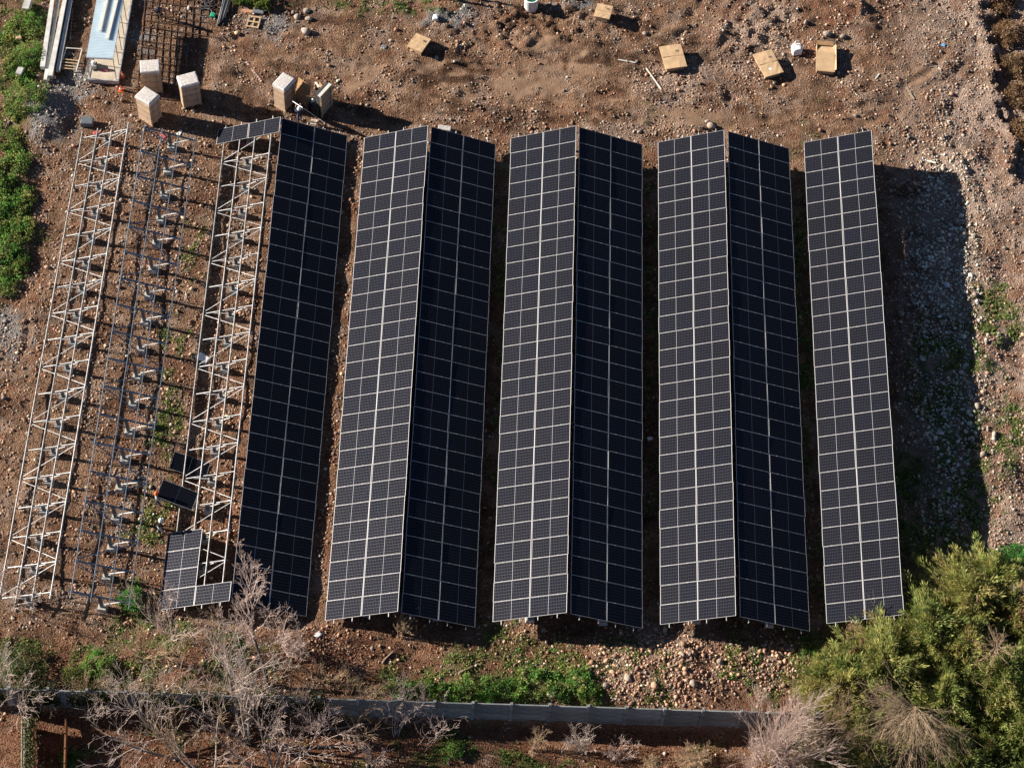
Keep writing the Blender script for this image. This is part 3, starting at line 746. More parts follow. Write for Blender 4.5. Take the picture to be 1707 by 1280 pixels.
for q, (uu_, vv_) in enumerate([(1370, 1150), (1405, 1140), (1440, 1160), (1480, 1100), (1520, 1130), (1560, 1060), (1600, 1080), (1640, 1090), (1690, 1090), (1540, 1160), (1600, 1170), (1640, 1210), (1680, 1180),
                              (1405, 1220), (1440, 1235), (1470, 1290), (1540, 1290), (1640, 1280), (1570, 1240), (1380, 1290), (1620, 1045), (1675, 1000)]):
    conifer((uu_, vv_), 'low olive-green evergreen filling the gaps of the near right clump', 2.2+.4*(q % 3), 2.0, [PAL_OLIVE+PAL_YELL, PAL_GREEN+PAL_OLIVE, PAL_YELL+PAL_GREEN][q % 3], 400+q, (0, .1), nb=110, lv=95, dead=.06,
            group='low evergreens between the taller near right trees', name='low_evergreen')
def fan_tree(uvb, label, height, radius, seed, n=110, m=M_dry, droop=.5, sub=9, cat='dead tree', name='dead_tree', lo=.35, lean=(0, .3), arc=(0, 6.283)):
    """leafless conifer: long fine branches raying from the stem"""
    g = np.random.default_rng(seed); b = gp(*uvb); o = tag(empty(name, b), label, cat)
    top = np.array([lean[0], lean[1], height])
    link('trunk', seg_mesh('trunk', [(top*i/4-np.array([0, 0, .1]), top*(i+1)/4, .13*(1-i/4.6), .13*(1-(i+1)/4.6)) for i in range(4)], M_barkd, 6), o)
    segs = []
    for k in range(n):
        tt = lo+(1-lo)*(k+.5)/n; az = arc[0]+(arc[1]-arc[0])*((k*.61803) % 1)+g.uniform(-.15, .15); ln = radius*g.uniform(.55, 1.1)*(1.15-.45*tt)
        p = top*tt; d = np.array([math.cos(az), math.sin(az), .55*tt])
        for i in range(5):
            d = d+g.standard_normal(3)*.09+np.array([0, 0, -droop*.16]); d /= np.linalg.norm(d)
            q = p+d*ln/5; r = .016*(1-i/5.5); segs.append((p, q, r, r*.8))
            if i > 0:
                for _ in range(sub//4+1):
                    e = unit(d+g.standard_normal(3)*.5); pp = p+(q-p)*g.uniform()
                    q2 = pp+e*ln*g.uniform(.10, .24); segs.append((pp, q2, .008, .0055))
                    e2 = unit(e+g.standard_normal(3)*.5); segs.append((q2, q2+e2*ln*.09, .006, .004))
            p = q
    link('branches', seg_mesh('branches', segs, m, 3), o); return o
fan_tree((1500, 1238), 'leafless brown tree raying out like a fan among the evergreens', 5.0, 4.9, 21, n=190, arc=(R(135), R(345)), droop=.9, m=mat('dead_needle_twigs', (.34, .25, .165), .9, 0, .1, noise=.3))
fan_tree((1635, 1140), 'small dead brown tree with drooping limbs at right', 5.0, 2.0, 22, n=80)
bare_tree('bare_bush', (1285, 1275), 'pinkish leafless bush at the bottom edge below the wall end', 4.8, (-.3, .7), 31, .05, 4, M_barkp, M_dry, (9, 6, 4, 3), .45, 'bush', 15, .15, .6, .08, None, .08)
bare_tree('bare_bush', (1350, 1300), 'pale brown leafless bush below the low yellowish evergreen', 4.0, (0, .5), 32, .05, 4, M_dry, None, (8, 6, 4, 3), .7, 'bush', 10)
bare_tree('bare_bush', (1695, 1030), 'grey-brown leafless bush at the right edge above the evergreens', 2.9, (.1, .4), 33, .04, 4, M_barkp, None, (7, 6, 4, 3), .7, 'bush', 7)
bare_tree('bare_bush', (1530, 1050), 'low grey twiggy bush at the foot of the rightmost table', 1.6, (-.3, .2), 34, .03, 3, M_barkp, None, (7, 6, 4), .8, 'bush', 6)
shrub((1692, 945), 'round bright green bush at the right edge near the cobbles', 1.25, 1.5, PAL_BRIGHT, 41, 5200, .13)
# ------------------------------------------------------------------ bare trees lower left
bare_tree('bare_tree', (448, 1148), 'tall slim leafless tree reaching over the leftmost dark table', 8.6, (-1.3, 5.6), 51, .13, 5, M_barkp, M_barkd, (15, 7, 5, 3), .72, 'tree', 1, .22, .40, .40)
bare_tree('bare_tree', (412, 1240), 'big spreading leafless tree standing at the wall in lower left', 7.0, (-1.2, 3.2), 52, .13, 5, M_bark, M_barkg, (6, 4, 3, 2), .75, 'tree', 5, .08, .58, .2, None, .10)
bare_tree('bare_tree', (300, 1262), 'dense grey leafless tree left of the big spreading one', 6.0, (-1.2, 2.4), 53, .09, 5, M_bark, M_barkg, (6, 4, 3, 2), .75, 'tree', 4, .06, .58, .2, None, .10)
bare_tree('bare_tree', (455, 1300), 'leafless tree at the bottom edge with pale crooked limbs', 5.6, (.6, 1.6), 54, .10, 5, M_barkp, M_barkg, (7, 5, 4, 2), .85, 'tree', 4, .10, .5, .25)
bare_tree('bare_tree', (350, 1300), 'leafless tree at the bottom edge below the dense grey one', 4.8, (-.6, 1.2), 55, .08, 5, M_dry, M_bark, (6, 5, 3, 2), .85, 'tree', 3, .10, .5, .25)
for uvb, lab, h, sd, st in [((290, 1065), 'grey leafless bush beside the two panels at the near frame end', 2.6, 61, 8),
                        ((370, 1085), 'brown leafless bush under the extra panel at the frame end', 2.4, 62, 7),
                        ((240, 1100), 'grey-green twiggy bush on the bank left of the thicket', 2.2, 83, 9),
                        ((190, 1175), 'dark twigs hanging over the left part of the wall', 2.0, 84, 8),
                        ((150, 1160), 'low bramble against the wall, left of the hanging twigs', 1.6, 86, 9),
                        ((505, 1105), 'rusty brush on the bank right of the tall slim tree', 1.7, 87, 8),
                        ((470, 1070), 'twiggy bush under the near end of the leftmost dark table', 2.2, 64, 9),
                        ((520, 1225), 'thin leafless brush in front of the wall, below the tree-hidden stretch', 2.6, 67, 8),
                        ((590, 1225), 'thin leafless brush in front of the wall, middle clump', 2.5, 68, 8),
                        ((660, 1228), 'thin leafless brush in front of the wall, right clump', 2.4, 69, 8),
                        ((735, 1228), 'sparse upright twigs in front of the wall', 2.4, 70, 6),
                        ((665, 1065), 'small pale twig bush under the end of the first sunlit table', 1.3, 71, 7),
                        ((20, 1170), 'grey leafless bush at the left end of the wall', 2.6, 72, 9),
                        ((70, 1185), 'bare sprawling twigs over the ivy at lower left', 2.0, 73, 5),
                        ((885, 1250), 'small grey bush in the wall shadow at the bottom', 1.2, 74, 7),
                        ((965, 1255), 'low pale brush at the bottom centre', 1.3, 75, 9),
                        ((1030, 1270), 'spindly light brush at the bottom centre right', 1.5, 76, 6),
                        ((540, 1140), 'dry brush on the brown bank above the wall', 1.4, 77, 7),
                        ((20, 1010), 'dry grey bush at the left edge below the bare frame', 1.7, 78, 8),
                        ((620, 1275), 'small leafless bush among leaf litter at the bottom', 1.6, 79, 6)]:
    bare_tree('bare_bush', uvb, lab, h*1.25, (0, .25*h), sd, .03, 4, [M_bark, M_barkp, M_dry][sd % 3], None, (6, 5, 3, 2), .7, 'bush', st-3, .10, .58, .12, None, .10)
bare_tree('bare_bush', (1150, 1285), 'straw-coloured brush heap at the bottom right of centre', 1.5, (0, .3), 81, .025, 4, M_dry, None, (7, 6, 4, 3), .9, 'bush', 12, .05)
bare_tree('bare_bush', (1075, 1290), 'brown brush heap at the bottom edge, left of the straw one', 1.3, (0, .2), 82, .025, 4, M_dry, None, (7, 6, 4, 3), .9, 'bush', 10, .05)
# ------------------------------------------------------------------ creeper hanging over the left part of the wall
iv = tag(empty('wall_creeper', (wallA[0], wallA[1], -.15), wyaw), 'dark creeper hanging over the left part of the boundary wall', 'creeper')
gI = np.random.default_rng(77); nI = 20000
xI = gI.uniform(1.0, 21.0, nI); xI = xI[np.sin(xI*1.9)+.6*np.sin(xI*4.3+1)+gI.uniform(-.8, .8, nI) > -.35]; nI = len(xI)
hang = gI.uniform(0, 1, nI)**1.05
PI_ = np.stack([xI, np.where(hang < .25, gI.normal(.1, .25, nI), -.10-gI.uniform(0, .16, nI)), 2.2-hang*1.9+gI.uniform(0, .1, nI)], 1)
link('leaves', leaf_mesh('leaves', PI_, gI.standard_normal((nI, 3))+np.array([0, -.6, -.2]), gI.uniform(.09, .18, nI), gI.uniform(.06, .13, nI), pick([(.05, .065, .022), (.08, .085, .03), (.10, .075, .035), (.035, .05, .018)], nI, gI), g=gI), iv)
link('stems', seg_mesh('stems', [(np.array([x_, -.09, 2.15]), np.array([x_+gI.normal(0, .3), -.12, gI.uniform(.2, 1.2)]), .012, .006) for x_ in gI.uniform(1, 21, 60)], M_barkg, 3), iv)
# ------------------------------------------------------------------ green shrubs
for uvb, lab, r_b, hb, pal, sd, nn, lf in [
        ((38, 1118), 'grey-green shrub at lower left above the wall', 1.5, 1.0, [(.09, .12, .045), (.12, .14, .06), (.07, .11, .03)], 91, 3000, .13),
        ((165, 1112), 'bright green shrub on the bank at lower left', 1.0, .6, PAL_WEED, 92, 1800, .13),
        ((125, 1128), 'yellow-green shrub on the bank next to the wall', .8, .55, [(.16, .19, .05), (.12, .16, .04)], 93, 1300, .12),
        ((218, 1003), 'dark green shrub under the near end of the middle frame', .8, .6, PAL_BRIGHT, 94, 1500, .13),
        ((50, 42), 'green bush left of the concrete poles, upper one', 1.3, .6, PAL_WEED, 95, 1900, .14),
        ((48, 95), 'yellow-green bush left of the concrete poles, middle one', 1.2, .5, PAL_WEED+[(.16, .22, .04)], 96, 1700, .13),
        ((45, 165), 'dark green bush below the concrete poles', 1.4, .6, PAL_GREEN+PAL_WEED, 97, 1900, .14),
        ((10, 350), 'large bright green weed patch at the left edge', 1.6, .4, PAL_WEED, 98, 3400, .15),
        ((6, 295), 'green weed clump at the left edge, top of the patch', 1.4, .4, PAL_WEED, 99, 2400, .15),
        ((4, 415), 'green weed clump at the left edge, below the large patch', 1.4, .4, PAL_WEED, 100, 2600, .15),
        ((4, 470), 'green weed clump at the left edge, bottom of the patch', 1.2, .35, PAL_WEED, 101, 1800, .14),
        ((6, 235), 'dark green weed clump at the left edge near the gravel heap', 1.3, .35, PAL_GREEN+PAL_WEED, 102, 1500, .14),
        ((755, 1255), 'small green bush among the leaf litter at the bottom', .7, .5, PAL_WEED, 103, 900, .12),
        ((440, 3), 'leafy yellow-green plants at the top edge above the pallet', .9, .45, [(.16, .20, .04), (.10, .17, .04)], 104, 900, .2),
        ((405, 2), 'leafy green plants at the top edge, left of the pallet', .6, .4, [(.16, .20, .04), (.10, .17, .04)], 105, 600, .2),
        ((1345, 1098), 'green shrub between the last shadow and the cobbles', .9, .5, PAL_WEED+PAL_OLIVE, 106, 1200, .12),
        ((118, 1268), 'small green plant beside the rusty fence', .6, .45, PAL_BRIGHT+PAL_WEED, 107, 700, .12)]:
    shrub(uvb, lab, r_b, hb, pal, sd, nn, lf)
for q, (uu_, vv_, rr_) in enumerate([(665, 1152, .8), (700, 1155, .9), (735, 1158, .8), (775, 1154, 1.0), (815, 1150, .9), (850, 1156, .9), (885, 1140, 1.1), (930, 1150, .9), (965, 1135, .9), (985, 1158, .7)]):
    shrub((uu_, vv_), ('leftmost', 'second', 'third', 'fourth', 'fifth', 'sixth', 'seventh', 'eighth', 'ninth', 'rightmost')[q]+' vivid green grass tussock from the left, along the wall'+(' foot' if q in (0, 9) else ''), rr_, .38, PAL_WEED, 130+q, 900, .16, 'grass tussock', 'green tussocks along the wall', 'grass_tussock')
for q, (uu_, vv_, rr_) in enumerate([(22, 55, 1.0), (38, 130, .9), (25, 185, 1.0), (30, 270, 1.1), (35, 330, 1.1), (38, 385, 1.1), (30, 440, 1.0), (-5, 380, 1.2), (-5, 320, 1.2), (22, 110, .9)]):
    shrub((uu_, vv_), 'bright green weed clump along the left edge, '+('second from the top', 'fourth from the top', 'fifth from the top', 'sixth from the top', 'eighth from the top', 'second from the bottom', 'lowest of the strip', 'half cut off beside the lowest', 'half cut off above the lowest', 'beside the mossy block')[q], rr_*.85, .32, PAL_WEED+PAL_OLIVE, 150+q, 1500, .15, 'weed clump', 'green weeds along the left edge', 'weed_clump')
for k, (uvb, lab) in enumerate([((1680, 60), 'dry brown bush at the right edge, topmost'), ((1690, 115), 'dry brown bush at the right edge, second from the top'),
                 ((1692, 165), 'dry brown bush at the right edge, third from the top'), ((1703, 225), 'dry brown bush at the right edge, lowest'),
                 ((1665, 8), 'dry brown bush in the top right corner by the stony scarp')]):
    shrub(uvb, lab, 1.15, .8, PAL_DRY, 110+k, 2000, .16, name='dry_bush')
# ------------------------------------------------------------------ ground weeds and litter (uncountable)
n = 150000
x, y = rng.uniform(-40, 44, n), rng.uniform(-31, 38, n); cvx = covers(x, y)
ok = (rng.uniform(0, 1, n) < cvx['grass']**1.3*.8) & (cvx['u'] > -20) & (cvx['u'] < 1730) & (cvx['v'] > -30) & (cvx['v'] < 1310)
x, y = x[ok], y[ok]; lush = cvx['grass'][ok]
k = 7; X = np.repeat(x, k)+rng.normal(0, .09, len(x)*k); Y = np.repeat(y, k)+rng.normal(0, .09, len(x)*k)
P = np.stack([X, Y, ground_h(X, Y)-.01], 1); nn = len(P)
D = np.stack([rng.normal(0, .8, nn), rng.normal(0, .8, nn), rng.uniform(.35, 1.1, nn)], 1)
cl = np.repeat(pick(PAL_WEED+PAL_OLIVE, len(x), rng, .25), k, 0)*np.repeat(.75+.35*lush, k)[:, None]
tag(link('weeds', leaf_mesh('weeds', P, D, rng.uniform(.09, .26, nn), rng.uniform(.03, .09, nn), np.clip(cl, .01, .4))), 'low green weeds and grass on the soil', 'weeds', None, 'stuff')
n = 70000
x, y = rng.uniform(-34, 40, n), rng.uniform(-31, -10, n); cvx = covers(x, y)
ok = rng.uniform(0, 1, n) < np.clip(cvx['red']*.75+.05*cvx['bank'], 0, 1)*(cvx['v'] > 1040)
x, y = x[ok], y[ok]; nn = len(x)
P = np.stack([x, y, ground_h(x, y)+rng.uniform(0, .04, nn)], 1)
D = np.stack([rng.normal(0, 1, nn), rng.normal(0, 1, nn), rng.uniform(-.1, .5, nn)], 1)
tag(link('leaf_litter', leaf_mesh('leaf_litter', P, D, rng.uniform(.06, .16, nn), rng.uniform(.04, .10, nn), pick([(.20, .075, .035), (.27, .13, .07), (.13, .05, .028), (.30, .19, .11)], nn, rng, .3))),
    'fallen red-brown leaves beyond the wall', 'leaf litter', None, 'stuff')

# ================================================================== OBJECTS
def rect(corners, z):
    """four photo corners of a flat rectangle at height z (round) -> centre, size along first edge, along second, yaw"""
    p = [at(u_, v_, z)[:2] for u_, v_ in corners]
    c = sum(p)/4; e1 = ((p[1]-p[0])+(p[2]-p[3]))/2; e2 = ((p[3]-p[0])+(p[2]-p[1]))/2
    return c, np.linalg.norm(e1), np.linalg.norm(e2), math.atan2(e1[1], e1[0])
# ------------------------------------------------------------------ wrapped boxes of panels
def wrapped_box(corners, label, h=2.5):
    c, a, b, yaw = rect(corners, h)
    a = min(max(a, 1.1), 1.4); b = min(max(b, 1.0), 1.4)
    g = gz(c[0], c[1]); o = tag(empty('wrapped_box', (c[0], c[1], g), yaw), label, 'box', 'tall wrapped boxes of panels')
    m = MB()
    for q in (-1, 0, 1): m.box((q*(a/2-.06), 0, .06), (.11, b, .12))
    for q in range(4): m.box((0, (q-1.5)*(b/3.4), .13), (a, .12, .02))
    m.build('pallet', M_wood, o)
    bm = bmesh.new(); bmesh.ops.create_cube(bm, size=1); bmesh.ops.scale(bm, vec=(a-.03, b-.03, h-.20), verts=bm.verts)
    bmesh.ops.bevel(bm, geom=list(bm.edges), offset=.03, segments=2, affect='EDGES')
    me = bpy.data.meshes.new('carton'); bm.to_mesh(me); bm.free(); me.materials.append(M_wrapside); link('carton', me, o, (0, 0, .14+(h-.2)/2))
    m = MB(); zt = h+.012
    ring = lambda e, z, j: [(sx*(a/2+e)+rng.normal(0, j), sy*(b/2+e)+rng.normal(0, j), z+rng.normal(0, j)) for sx, sy in ((-1, -1), (0, -1.0), (1, -1), (1, 0), (1, 1), (0, 1), (-1, 1), (-1, 0))]
    r0, r1, r2 = ring(.012, h-.24, .018), ring(.006, h-.03, .006), ring(-.06, zt, .006)
    vs = r0+r1+r2+[(0, 0, zt+.015)]
    fs = [(q*8+j, q*8+(j+1) % 8, (q+1)*8+(j+1) % 8, (q+1)*8+j) for q in range(2) for j in range(8)]+[(16+j, 16+(j+1) % 8, 24) for j in range(8)]
    m.add(vs, fs); m.build('plastic_cover', M_wrap, o)
    for q in (-.28, .28):
        s = MB(); w = .022; e = .008
        s.box((q*a, -b/2-e+.004, h/2), (w, .008, h-.3)); s.box((q*a, b/2+e-.004, h/2), (w, .008, h-.3)); s.build('strap', M_strap, o)
    for z in (.75, 1.35, 1.9):
        s = MB()
        for sy in (-1, 1): s.box((0, sy*(b/2+.003), z), (a+.012, .008, .022))
        for sx in (-1, 1): s.box((sx*(a/2+.003), 0, z), (.008, b-.004, .022))
        s.build('strap', M_strap, o)
    return o
z1 = lambda L: [(x/3.97, y/3.97) for x, y in L]
wrapped_box(z1([(928, 478), (1058, 468), (1053, 390), (925, 398)]), 'tall wrapped box square to the view, behind the frontmost one')
wrapped_box(z1([(990, 688), (1055, 628), (955, 575), (890, 640)]), 'tall wrapped box turned corner-on, frontmost of the cluster')
wrapped_box(z1([(1195, 580), (1318, 548), (1295, 473), (1172, 505)]), 'tall wrapped box at the right of the cluster of three')
wrapped_box([(440+x/11.64, 110+y/11.64) for x, y in [(390, 455), (605, 235), (370, 110), (155, 345)]], 'tall wrapped box standing alone beside the opened crate')
# ------------------------------------------------------------------ opened crate with panels inside
pa, pb = at(532.4, 161.5, 2.4), at(550.8, 141.4, 2.4)
yaw = math.atan2(pb[1]-pa[1], pb[0]-pa[0]); cen = (pa+pb)/2; g = gz(cen[0], cen[1])
cr_ = tag(empty('opened_crate', (cen[0], cen[1], g), yaw), 'opened upright crate with its wooden side board standing beside two workers', 'crate')
ln = float(np.linalg.norm(pb-pa))
m = MB().box((0, -.02, 1.25), (ln, .04, 2.3)); m.build('side_board', M_wood_old, cr_)
for zz in (.25, .95, 1.6, 2.3): MB().box((0, -.062, zz), (ln, .04, .11)).build('batten', M_wood, cr_)
for xx in (-ln/2+.06, ln/2-.06): MB().box((xx, -.105, 1.25), (.10, .04, 2.36)).build('batten', M_wood, cr_)
MB().box((0, .02, 2.43), (ln+.05, .22, .06)).build('top_rail', M_wood_w, cr_)
MB().box((0, .55, .07), (ln, 1.15, .14)).build('base_pallet', M_wood_old, cr_)
for q in range(5):
    MB().box((0, .10+q*.045, 1.28), (1.28, .036, 2.25), Matrix.Rotation(R(-1.5*q), 3, 'X')).build('packed_panel', [M_dkgrey, M_pipe][q % 2], cr_)
MB().box((-ln/2+.02, .75, 1.0), (.02, .75, 1.7), Matrix.Rotation(R(24), 3, 'Z')).build('carton_flap', M_cardin, cr_)
MB().box((ln/2-.02, .72, 1.0), (.02, .8, 1.7), Matrix.Rotation(R(-20), 3, 'Z')).build('carton_flap', M_cardin, cr_)
# leaning cardboard sheet between box and crate
c = gp(506, 168); MB_ = MB().box((0, 0, .95), (1.25, .03, 1.9), Matrix.Rotation(R(-14), 3, 'X'))
o = MB_.build('cardboard_sheet', [M_cardin]); o.location = tuple(c); o.rotation_euler = (0, 0, R(-42))
tag(o, 'brown cardboard sheet leaning between the lone wrapped box and the crate', 'cardboard')
# ------------------------------------------------------------------ cardboard cartons lying about
def carton(corners, label, h, label_sq=False, lidm=M_card2):
    c, a, b, yaw = rect(corners, h); g = gz(c[0], c[1])
    o = tag(empty('carton', (c[0], c[1], g), yaw), label, 'carton', 'flat cartons left on the upper part of the site')
    m = MB().box((0, 0, (h-.06)/2-.02), (a-.34, b-.34, h-.04)); m.build('body', M_card, o)
    m = MB(); nxs, nys = 7, 7
    gx_ = np.linspace(-a/2, a/2, nxs); gy_ = np.linspace(-b/2, b/2, nys)
    vs = [(x_, y_, h+.02*math.sin(2.1*x_+1)+rng.normal(0, .006)) for y_ in gy_ for x_ in gx_]
    lo_ = [(x_, y_, h-.07+rng.normal(0, .008)) for y_ in gy_ for x_ in gx_]
    fs = [(j*nxs+i, j*nxs+i+1, (j+1)*nxs+i+1, (j+1)*nxs+i) for j in range(nys-1) for i in range(nxs-1)]
    m.add(vs, fs)
    rim = [i for i in range(nxs)]+[j*nxs+nxs-1 for j in range(1, nys)]+[(nys-1)*nxs+i for i in range(nxs-2, -1, -1)]+[j*nxs for j in range(nys-2, 0, -1)]
    off = len(m.v); kk = len(rim)
    m.add([vs[r_] for r_ in rim]+[lo_[r_] for r_ in rim], [(j, kk+j, kk+(j+1) % kk, (j+1) % kk) for j in range(kk)])
    m.build('lid', lidm, o)
    MB().box((0, b*.02, h+.028), (a*.98, .06, .006)).build('tape', M_card, o)
    for q in range(3): MB().box((a*.18+q*.09, b*.22, h+.027), (.05, .16, .006)).build('printed_mark', M_strap, o)
    if label_sq: MB().box((-a*.05, -b*.25, h+.03), (.2, .22, .006)).build('paper_label', M_white, o)
    return o
z3 = lambda L: [(850+x/3.97, y/3.97) for x, y in L]
carton([(380+x/3.97, y/3.97) for x, y in [(1190, 310), (1290, 362), (1335, 262), (1240, 228)]], 'square cardboard carton left of the mud puddles', .55)
carton(z3([(553, 128), (655, 150), (680, 65), (575, 42)]), 'small square carton nearest the top edge', .6)
carton(z3([(1027, 450), (1168, 432), (1138, 282), (993, 300)]), 'large square carton with taped lid, middle of the upper site', .62)
carton([(1250+x/10.04, 50+y/10.04) for x, y in [(240, 785), (550, 695), (380, 310), (70, 390)]], 'carton with a white paper label left of the white sack', .55, True)
cc_, a, b, yaw = rect([(1250+x/10.04, 50+y/10.04) for x, y in [(1095, 670), (1410, 690), (1440, 240), (1130, 210)]], .5); g = gz(cc_[0], cc_[1])
o = tag(empty('open_carton', (cc_[0], cc_[1], g), yaw), 'open cardboard carton with folded flaps right of the white sack', 'carton', 'flat cartons left on the upper part of the site')
m = MB(); h = .42
m.box((0, 0, .03), (a-.1, b-.1, .03)); m.build('floor', M_cardin, o)
for sx in (-1, 1): MB().box((sx*(a/2-.06), 0, h/2), (.025, b-.12, h)).build('side', M_card, o)
for sy in (-1, 1): MB().box((0, sy*(b/2-.06), h/2), (a-.15, .025, h-.01)).build('side', M_card, o)
MB().box((-.02, -b*.2, h+.04), (a*1.02, b*.62, .02), Matrix.Rotation(R(5), 3, 'X')).build('flap', M_card2, o)
MB().box((a/2-.02, 0, h-.02), (.02, b*.9, .38), Matrix.Rotation(R(35), 3, 'Y')).build('flap', M_card2, o)
MB().box((.04, b*.26, h-.04), (a*.9, b*.42, .02), Matrix.Rotation(R(-14), 3, 'X')).build('flap', M_card2, o)
MB().box((-.05, b/2+.02, h+.02), (a*.9, .32, .02), Matrix.Rotation(R(28), 3, 'X')).build('flap', M_cardin, o)

# ------------------------------------------------------------------ shelter on a low deck (top left)
f0, f1, bk = at(146, 134, .35), at(197.6, 135, .35), at(220.5, 0, .35)
dv = (bk-f1)[:2]; yaw = math.atan2(dv[1], dv[0])-math.pi/2; mid = (f0+f1)/2
dw = float(np.linalg.norm((f1-f0)[:2])); dl = 8.0
sh = tag(empty('shelter', (mid[0], mid[1], 0), yaw), 'open shelter with pale blue corrugated roof over a low plywood deck', 'shelter')
def boards(parent):
    n_ = 6
    for q in range(n_): MB().box((0, (q+.5)*dl/n_, .33), (dw-.24, dl/n_-.012, .04)).build('floor_board', M_ply, parent)
boards(sh)
for sx in (-1, 1): MB().box((sx*(dw/2-.06), dl/2, .18), (.12, dl, .40)).build('deck_beam', M_galv, sh)
for yy in (.05, dl-.05): MB().box((0, yy, .18), (dw-.25, .10, .39)).build('deck_beam', M_galv, sh)
inv_c, inv_s = math.cos(-yaw), math.sin(-yaw)
def loc_sh(p):
    d = p[:2]-mid[:2]; return d[0]*inv_c-d[1]*inv_s, d[0]*inv_s+d[1]*inv_c
rz_ = 2.55
xa, ya_ = loc_sh(at(143.5, 96, rz_)); xb, _y = loc_sh(at(189, 97, rz_)); yb_ = ya_+5.5
m = MB(); nw = 40; wv = (yb_-ya_)/nw
vs = []
for q in range(nw*2+1):
    yy = ya_+q*wv/2; zz = rz_+(.035 if q % 2 else -.035)
    vs += [(xa, yy, zz), (xb, yy, zz+.03)]
m.add(vs, [(2*q, 2*q+1, 2*q+3, 2*q+2) for q in range(nw*2)])
m.build('roof_sheet', M_roof, sh)
for xx in (xa+.03, xb-.03): MB().beam((xx, ya_, rz_-.07), (xx, yb_, rz_-.07), .05, .06).build('roof_rail', M_galv, sh)
for q in range(5): MB().beam((xa+.06, ya_+.02+q*1.36, rz_-.075), (xb-.06, ya_+.02+q*1.36, rz_-.075), .05, .05).build('roof_rail', M_galv, sh)
for sx, xt in ((-1, xa+.03), (1, xb-.03)):
    for q in range(5): MB().tube([(sx*(dw/2-.16), .12+q*1.37, .34), (xt, ya_+.05+q*1.35, rz_-.1)], .028, 5).build('post', M_post if sx > 0 else M_galv, sh)
for k_, (x0, y0_, x1, y1_) in enumerate(((.35, 2.35, .42, 5.45), (.68, 1.65, .80, 5.45))):
    o = MB().beam((0, 0, 0), ((x1-x0)*1.75, y1_-y0_, 0), .16, .10).build('roof_batten', M_wood_w)
    p = Vector((xa+(xb-xa)*x0, ya_+y0_, rz_+.11)); rm = Matrix.Rotation(yaw, 3, 'Z'); p = rm @ p
    o.location = (mid[0]+p.x, mid[1]+p.y, p.z); o.rotation_euler = (0, 0, yaw)
    tag(o, ['short pale timber lying on the blue roof, left one', 'longer pale timber lying on the blue roof, right one'][k_], 'timber')
c = at(157, 112, .35)
o = tag(empty('mixer_machine', (c[0], c[1], .352), yaw+.3), 'small grey machine standing on the plywood deck under the shelter', 'machine')
MB().box((0, 0, .22), (.34, .5, .3)).build('engine_box', M_galv, o); MB().lathe([(0, .37), (.1, .38), (.13, .55), (.09, .62), (0, .63)], n=12).build('funnel', M_white, o)
for sx in (-.2, .2): MB().tube([(sx, -.3, .1), (sx, .3, .1)], .06, 8).build('skid', M_dkgrey, o)
c = at(166, 116, .37); o = MB().tube([(0, 0, .05), (.45, -.12, .05), (.75, -.1, .05)], [.04, .05, .03], 7).build('hand_tool', M_red); o.location = (c[0], c[1], .36)
tag(o, 'reddish tool lying on the plywood deck', 'tool')
# ------------------------------------------------------------------ concrete poles
for (ua, va, ub, vb, w0, zz, lab) in [(71.5, 116, 96, -50, .34, .30, 'pale concrete pole, leftmost of the four stacked poles'),
                                 (76, 137, 106, -50, .24, .20, 'darker concrete pole, second from left of the four'),
                                 (84, 131, 119, -50, .36, .32, 'pale thick concrete pole, third from left of the four'),
                                 (97, 121, 128, -50, .28, .20, 'pale concrete pole, rightmost of the four stacked poles')]:
    a, b = at(ua, va, zz), at(ub, vb, zz)
    d = Vector(tuple(b-a)); L_ = d.length; w1 = w0*.72
    vs = [(sx*w/2, yy, sz*w/2) for yy, w in ((0, w0), (L_, w1)) for sx, sz in ((-1, -1), (1, -1), (1, 1), (-1, 1))]
    m = MB().add(vs, [(0, 1, 2, 3), (7, 6, 5, 4), (0, 4, 5, 1), (1, 5, 6, 2), (2, 6, 7, 3), (3, 7, 4, 0)])
    o = m.build('concrete_pole', M_polec); o.location = tuple(a); o.rotation_euler = (0, 0, math.atan2(d.y, d.x)-math.pi/2)
    o.location.z = zz+.14; tag(o, lab, 'concrete pole', 'concrete poles stacked by the shelter')
# sawhorse-like wooden frame
c = gp(118, 104); o = tag(empty('timber_crib', c, R(-6)), 'wooden slatted frame lying between the poles and the shelter', 'frame')
for sx in (-.6, .6): MB().beam((sx, -.9, .12), (sx*.95, 1.1, .18), .07, .07).build('side_rail', M_wood_w, o)
for q, yy in enumerate((-.75, -.5, -.22, .05)): MB().beam((-.56, yy, .15), (.56, yy+.05, .15), .08, .04).build('slat', M_wood, o)
MB().beam((-.57, 1.05, .2), (.56, 1.15, .2), .06, .05).build('cross_bar', M_wood_w, o)
# steel rods beside the poles
o = MB().tube([tuple(gp(121, 15, .05)), tuple(gp(117, 66, .05))], .035, 6).build('steel_rod', M_galv); tag(o, 'thin pale rod lying between the poles and the shelter', 'rod')
